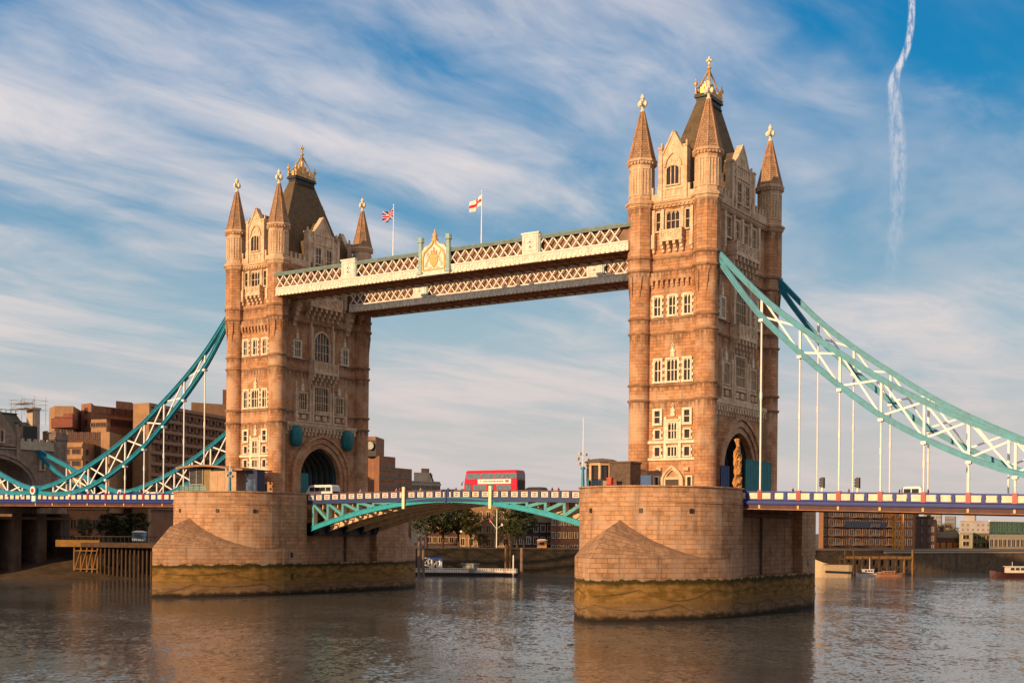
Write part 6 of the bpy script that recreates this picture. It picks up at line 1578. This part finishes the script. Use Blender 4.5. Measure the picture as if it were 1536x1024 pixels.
hut(209, 288, 8.2, 2.6, 2.4, 2.0, (.20, .32, .50), 'blue and white kiosk on the jetty beside the left pier', 'kiosk', (.7, .68, .66), .35)
hut(813, 335, 6.9, 2.5, 2.4, 2.0, (.62, .26, .08), 'orange kiosk with a white roof on the quay left of the right pier', 'kiosk', (.75, .7, .62), .3)
def pontoon():
    Z = 311; root = thing('landing_pontoon', (*gp(700, Z), 0), 'low dark pontoon with a white railing below the lifting span', 'pontoon')
    A, B = Vector((*gp(618, Z), 0)), Vector((*gp(776, Z+2), 0)); b = MB(); b.bar(A+FW*3+Vector((0, 0, .15)), B+FW*3+Vector((0, 0, .15)), 6, 1.3); b.build('hull', mat('black_hull', (.02, .012, .012), .5), root)
    b = MB(); n = 60
    for i in range(n+1): p = A+(B-A)*i/n+Vector((0, 0, .8)); b.bar(p, p+Vector((0, 0, 1.1)), .14 if i % 2 else .2)
    for z in (1.0, 1.45, 1.9): b.bar(A+Vector((0, 0, z)), B+Vector((0, 0, z)), .1)
    b.bar(A+Vector((0, -.02, 1.2)), B+Vector((0, -.02, 1.2)), .05, .5)
    b.build('railing', mat('white_railing', (.78, .68, .60), .6, .1), root)
    b = MB(); p = gp(706, Z+2); b.box(p[0]-1.7, p[0]+1.7, p[1]-1, p[1]+1, .8, 2.9); b.box(p[0]-2, p[0]+2, p[1]-1.3, p[1]+1.3, 2.9, 3.15); b.build('shelter', mat('grey_shelter', (.22, .22, .2), .6), root)
pontoon()
def gangway():
    Z = 315; root = thing('gangway', (*gp(648, Z), .8), 'white trussed gangway with a blue top beside the left pier', 'gangway'); b = MB()
    top = [px(636, 836, Z+6), px(662, 842, Z)]; bot = [px(636, 846, Z+6), px(662, 857, Z)]
    for off in (0, 2.2):
        o = FW*off; b.bar(top[0]+o, top[1]+o, .3); b.bar(bot[0]+o, bot[1]+o, .3)
        for i in range(5): f = i/4; b.bar(top[0]+(top[1]-top[0])*f+o, bot[0]+(bot[1]-bot[0])*f+o, .2); 
        for i in range(4): f = i/4; g = (i+1)/4; b.bar(bot[0]+(bot[1]-bot[0])*f+o, top[0]+(top[1]-top[0])*g+o, .2)
        for u in (648, 660): b.bar(px(u, 840, Z)+o, px(u-1, 858, Z)+o, .28)
    b.build('truss', WHITE, root)
    b = MB(); b.bar(px(645, 837, Z+1), px(664, 838.5, Z+1), 2.6, .5); b.build('canopy', mat('bright_blue', (.02, .10, .38), .5), root)
gangway()
def pile(u, Z, vt, r, m_, label): 
    p = gp(u, Z); z1 = pz(u, vt, Z); root = MB(); root.cyl((*p, -2), (*p, z1), r, r*.95, 10); root.cyl((*p, z1), (*p, z1+.35), r*1.15, r*.4, 10); root.cyl((*p, z1-1.2), (*p, z1-.9), r*1.12, r*1.12, 10)
    return tag(root.build('mooring_pile', m_, loc=(*p, 0)), label, 'pile', 'mooring piles by the pontoon')
pile(759, 316, 818, .3, TIMBO, 'brown mooring pile, left of the tall pair at the pontoon end'); pile(764.5, 317, 813, .42, TIMBO, 'brown mooring pile, right one of the tall pair at the pontoon end'); pile(783, 306, 823, .42, mat('grey_pile', (.20, .12, .08), .8, .2, 1, streak=.4), 'grey brown mooring pile standing alone right of the pontoon')
pile(770.5, 312, 834, .18, WHITE, 'thin white post on the right end of the pontoon'); pile(629, 305, 803, .42, mat('grey_pile2', (.16, .11, .09), .8, .2, 1), 'tall dark mooring pile close to the right side of the left pier'); pile(635.5, 309, 806, .4, mat('grey_pile2', (.16, .11, .09), .8, .2, 1), 'tall dark mooring pile, second from the left pier')
def riverside_flagpole():
    Z = 332; p = gp(745, Z); root = thing('flagpole', (*p, 6.5), 'white riverside flagpole with a yard and pennants in front of the warehouse', 'flagpole'); z1 = pz(745, 764, Z)
    b = MB(); b.cyl((*p, 6.4), (*p, z1), .17, .1, 8); b.bar(px(744, 792, Z), px(735, 780, Z), .12); b.bar(px(746, 792, Z), px(752, 787, Z), .08); b.build('pole', WHITE, root)
    b = MB(); P = [px(733, 777, Z), px(735, 776, Z), px(737, 783, Z), px(734.5, 784, Z)]; b.add(P+[q+FW*.05 for q in P], [(0, 1, 2, 3), (7, 6, 5, 4)]); b.build('pennant', mat('flag_red', (.5, .02, .035), .8), root)
    b = MB(); P = [px(751.5, 784, Z), px(754, 785, Z), px(754.5, 788, Z), px(752, 789, Z)]; b.add(P+[q+FW*.05 for q in P], [(0, 1, 2, 3), (7, 6, 5, 4)]); b.build('pennant', mat('flag_white', (.75, .7, .68), .8), root)
riverside_flagpole()
def right_jetty():
    Z = 346; root = thing('timber_jetty', (*gp(1320, Z), 0), 'open timber jetty frame with an orange beam on the right bank', 'jetty'); zt = pz(1320, 836, Z)
    A, B = Vector((*gp(1268, Z), 0)), Vector((*gp(1369, Z+6), 0))
    b = MB(); b.bar(A+Vector((0, 0, zt)), B+Vector((0, 0, zt)), .4, .7); b.build('orange_beam', TIMBO, root)
    for i in range(9):
        p = A+(B-A)*i/8; b = MB(); h_ = zt+(2.2 if i in (0, 1, 8) else .3); b.cyl((p.x, p.y, -1), (p.x, p.y, h_), .3, .28, 8); b.build('pile', TIMB if i not in (7, 8) else TIMBO, root)
        q = p+FW*5; b = MB(); b.cyl((q.x, q.y, -1), (q.x, q.y, zt+.3), .3, .28, 8); b.build('pile', TIMB, root)
    b = MB()
    for i in range(8): p, q = A+(B-A)*i/8, A+(B-A)*(i+1)/8; b.bar(p+Vector((0, 0, 1.0)), q+Vector((0, 0, zt-.5)), .2)
    b.bar(A+FW*2.5+Vector((0, 0, zt-.5)), B+FW*2.5+Vector((0, 0, zt-.5)), 5.2, .3); b.build('cross_brace', TIMB, root)
    b = MB(); b.bar(A+FW*2+Vector((0, 0, .2)), B+FW*2+Vector((0, 0, .2)), 4, 1.0); b.build('float', mat('black_hull', (.02, .012, .012), .5), root)
right_jetty()
def hull(b, C, d, L, W_, h_, bow=.25, z0=-.3, sheer=.3):
    d = d.normalized(); e = Vector((-d.y, d.x, 0)); N = 10; top = []; bot = []
    for i in range(N+1):
        f = i/N; x = (f-.5)*L; wd = W_/2*min(1, (1-f)/bow)**.6 if f > 1-bow else W_/2*(1 if f > .06 else .8); z = h_+sheer*(max(0, f-.5)*2)**2
        top.append((x, wd, z)); bot.append((x*.96, wd*.75, z0))
    pts = []
    for s_ in (1, -1):
        for l_ in (top, bot): pts += [C+d*x+e*wd*s_+Vector((0, 0, z)) for x, wd, z in l_]
    n = N+1; fs = []
    for i in range(N): fs += [(i, i+1, n+i+1, n+i), (2*n+i, 3*n+i, 3*n+i+1, 2*n+i+1), (i, 2*n+i, 2*n+i+1, i+1), (n+i, n+i+1, 3*n+i+1, 3*n+i)]
    fs += [(0, n, 3*n, 2*n), (N, 2*n+N, 3*n+N, n+N)]; b.add(pts, fs)
def boat(u, Z, L, W_, h_, hc, cc, label, ang=0.0, cab=True, name='boat', ch=1.6, mastH=0, sheer=.3, dn=1):
    C = Vector((*gp(u, Z), 0)); d = Matrix.Rotation(ang, 3, 'Z') @ RT0*dn; root = thing(name, C, label, name.split('_')[-1]); b = MB(); hull(b, C, d, L, W_, h_, sheer=sheer); b.build('hull', mat('hull_'+label[:10].replace(' ', '_'), hc, .5, .1), root)
    b = MB(); e = Vector((-d.y, d.x, 0)); b.path([C-d*L*.48+e*(W_*.5)+Vector((0, 0, h_+.02)), C+d*L*.25+e*(W_*.5)+Vector((0, 0, h_+.02))], .16, .16, (0, 0, 1)); b.path([C-d*L*.48-e*(W_*.5)+Vector((0, 0, h_+.02)), C+d*L*.25-e*(W_*.5)+Vector((0, 0, h_+.02))], .16, .16, (0, 0, 1)); b.build('gunwale', TIMB, root)
    if name == 'barge':
        b = MB()
        for q in (-1, 1): b.path([C-d*L*.47+e*(W_*.465*q)+Vector((0, 0, 1.3)), C+d*L*.22+e*(W_*.465*q)+Vector((0, 0, 1.55))], .5, .5, (0, 0, 1))
        b.build('rubbing_strake', IRON, root)
    if cab:
        b = MB(); b.bar(C-d*L*.25+Vector((0, 0, h_+ch/2)), C+d*L*.12+Vector((0, 0, h_+ch/2)), W_*.62, ch); b.bar(C-d*L*.28+Vector((0, 0, h_+ch+.06)), C+d*L*.15+Vector((0, 0, h_+ch+.06)), W_*.72, .14); c = b.build('cabin', mat('cabin_'+label[:10].replace(' ', '_'), cc, .5, .06), root)
        b = MB()
        for k in range(3): b.bar(C+d*L*(-.22+.11*k)-e*W_*.32+Vector((0, 0, h_+ch*.65)), C+d*L*(-.14+.11*k)-e*W_*.32+Vector((0, 0, h_+ch*.65)), .06, ch*.4); b.bar(C+d*L*(-.22+.11*k)+e*W_*.32+Vector((0, 0, h_+ch*.65)), C+d*L*(-.14+.11*k)+e*W_*.32+Vector((0, 0, h_+ch*.65)), .06, ch*.4)
        b.build('cabin_window', GLASS, c)
    if mastH: b = MB(); b.cyl(C+Vector((0, 0, h_)), C+Vector((0, 0, h_+mastH)), .1, .05, 6); b.build('mast', WHITE, root)
boat(1247, 330, 10.5, 4.0, 3.4, (.52, .38, .23), (0, 0, 0), 'big cream hulled barge beside the far end of the right pier', .15, False, 'barge', sheer=1.6, dn=-1)
boat(1305, 340, 7.2, 2.4, .9, (.72, .6, .52), (.7, .6, .55), 'small white motor boat moored at the right jetty', .1, True, 'motor_boat', .9, 4.0)
boat(1336, 340, 8.0, 2.6, .8, (.36, .15, .07), (.4, .18, .1), 'rust brown open boat moored right of the white motor boat', .05, True, 'motor_boat', .6)
boat(1519, 340, 13.0, 3.8, 1.3, (.055, .015, .014), (.70, .60, .48), 'dark red tug with a white wheelhouse at the right edge of the water', .1, True, 'tug_boat', 1.7, 3.0, sheer=.7, dn=-1)
def crane():
    Z = 408; x = 1347; p = Vector((*gp(x, Z), 6)); root = thing('dock_crane', p, 'orange lattice dock crane in front of the wharf apartments', 'crane'); OR = mat('crane_orange', (.70, .27, .03), .6, .15, .8); w2 = 1.3; z1 = 22
    b = MB(); C4 = [p+RT0*i*w2+FW*j*w2 for i, j in ((-1, -1), (1, -1), (1, 1), (-1, 1))]
    for q in C4: b.bar(q, q+Vector((0, 0, z1-6)), .34)
    for k in range(5):
        za, zb2 = (z1-6)*k/5, (z1-6)*(k+1)/5
        for i in range(4): a, c = C4[i], C4[(i+1) % 4]; b.bar(a+Vector((0, 0, za)), c+Vector((0, 0, zb2)), .2); b.bar(a+Vector((0, 0, zb2)), c+Vector((0, 0, zb2)), .24)
    b.build('tower', OR, root); b = MB(); b.bar(p-RT0*4.2+Vector((0, 0, 12.2)), p-RT0*1+Vector((0, 0, 12.2)), 2.2, 2.0); b.bar(p-RT0*5+Vector((0, 0, 14.4)), p+RT0*2+Vector((0, 0, 14.4)), 1.2, .6); b.build('cab', OR, root)
crane()
# lamp posts on the quay
for u, Z, vt, lb in ((692, 345, 799, 'white globe lamp on the quay under the middle of the lifting span'), ):
    p = gp(u, Z); z1 = pz(u, vt, Z); root = thing('quay_lamp', (*p, 6.5), lb, 'lamp'); b = MB(); b.cyl((*p, 6.4), (*p, z1), .09, .07, 8); b.build('post', IRON, root); b = MB(); b.smooth = True; b.lathe((*p, z1), [(.05, 0), (.32, .15), (.38, .4), (.3, .62), (.05, .75)], 10); b.build('globe', WHITE, root)
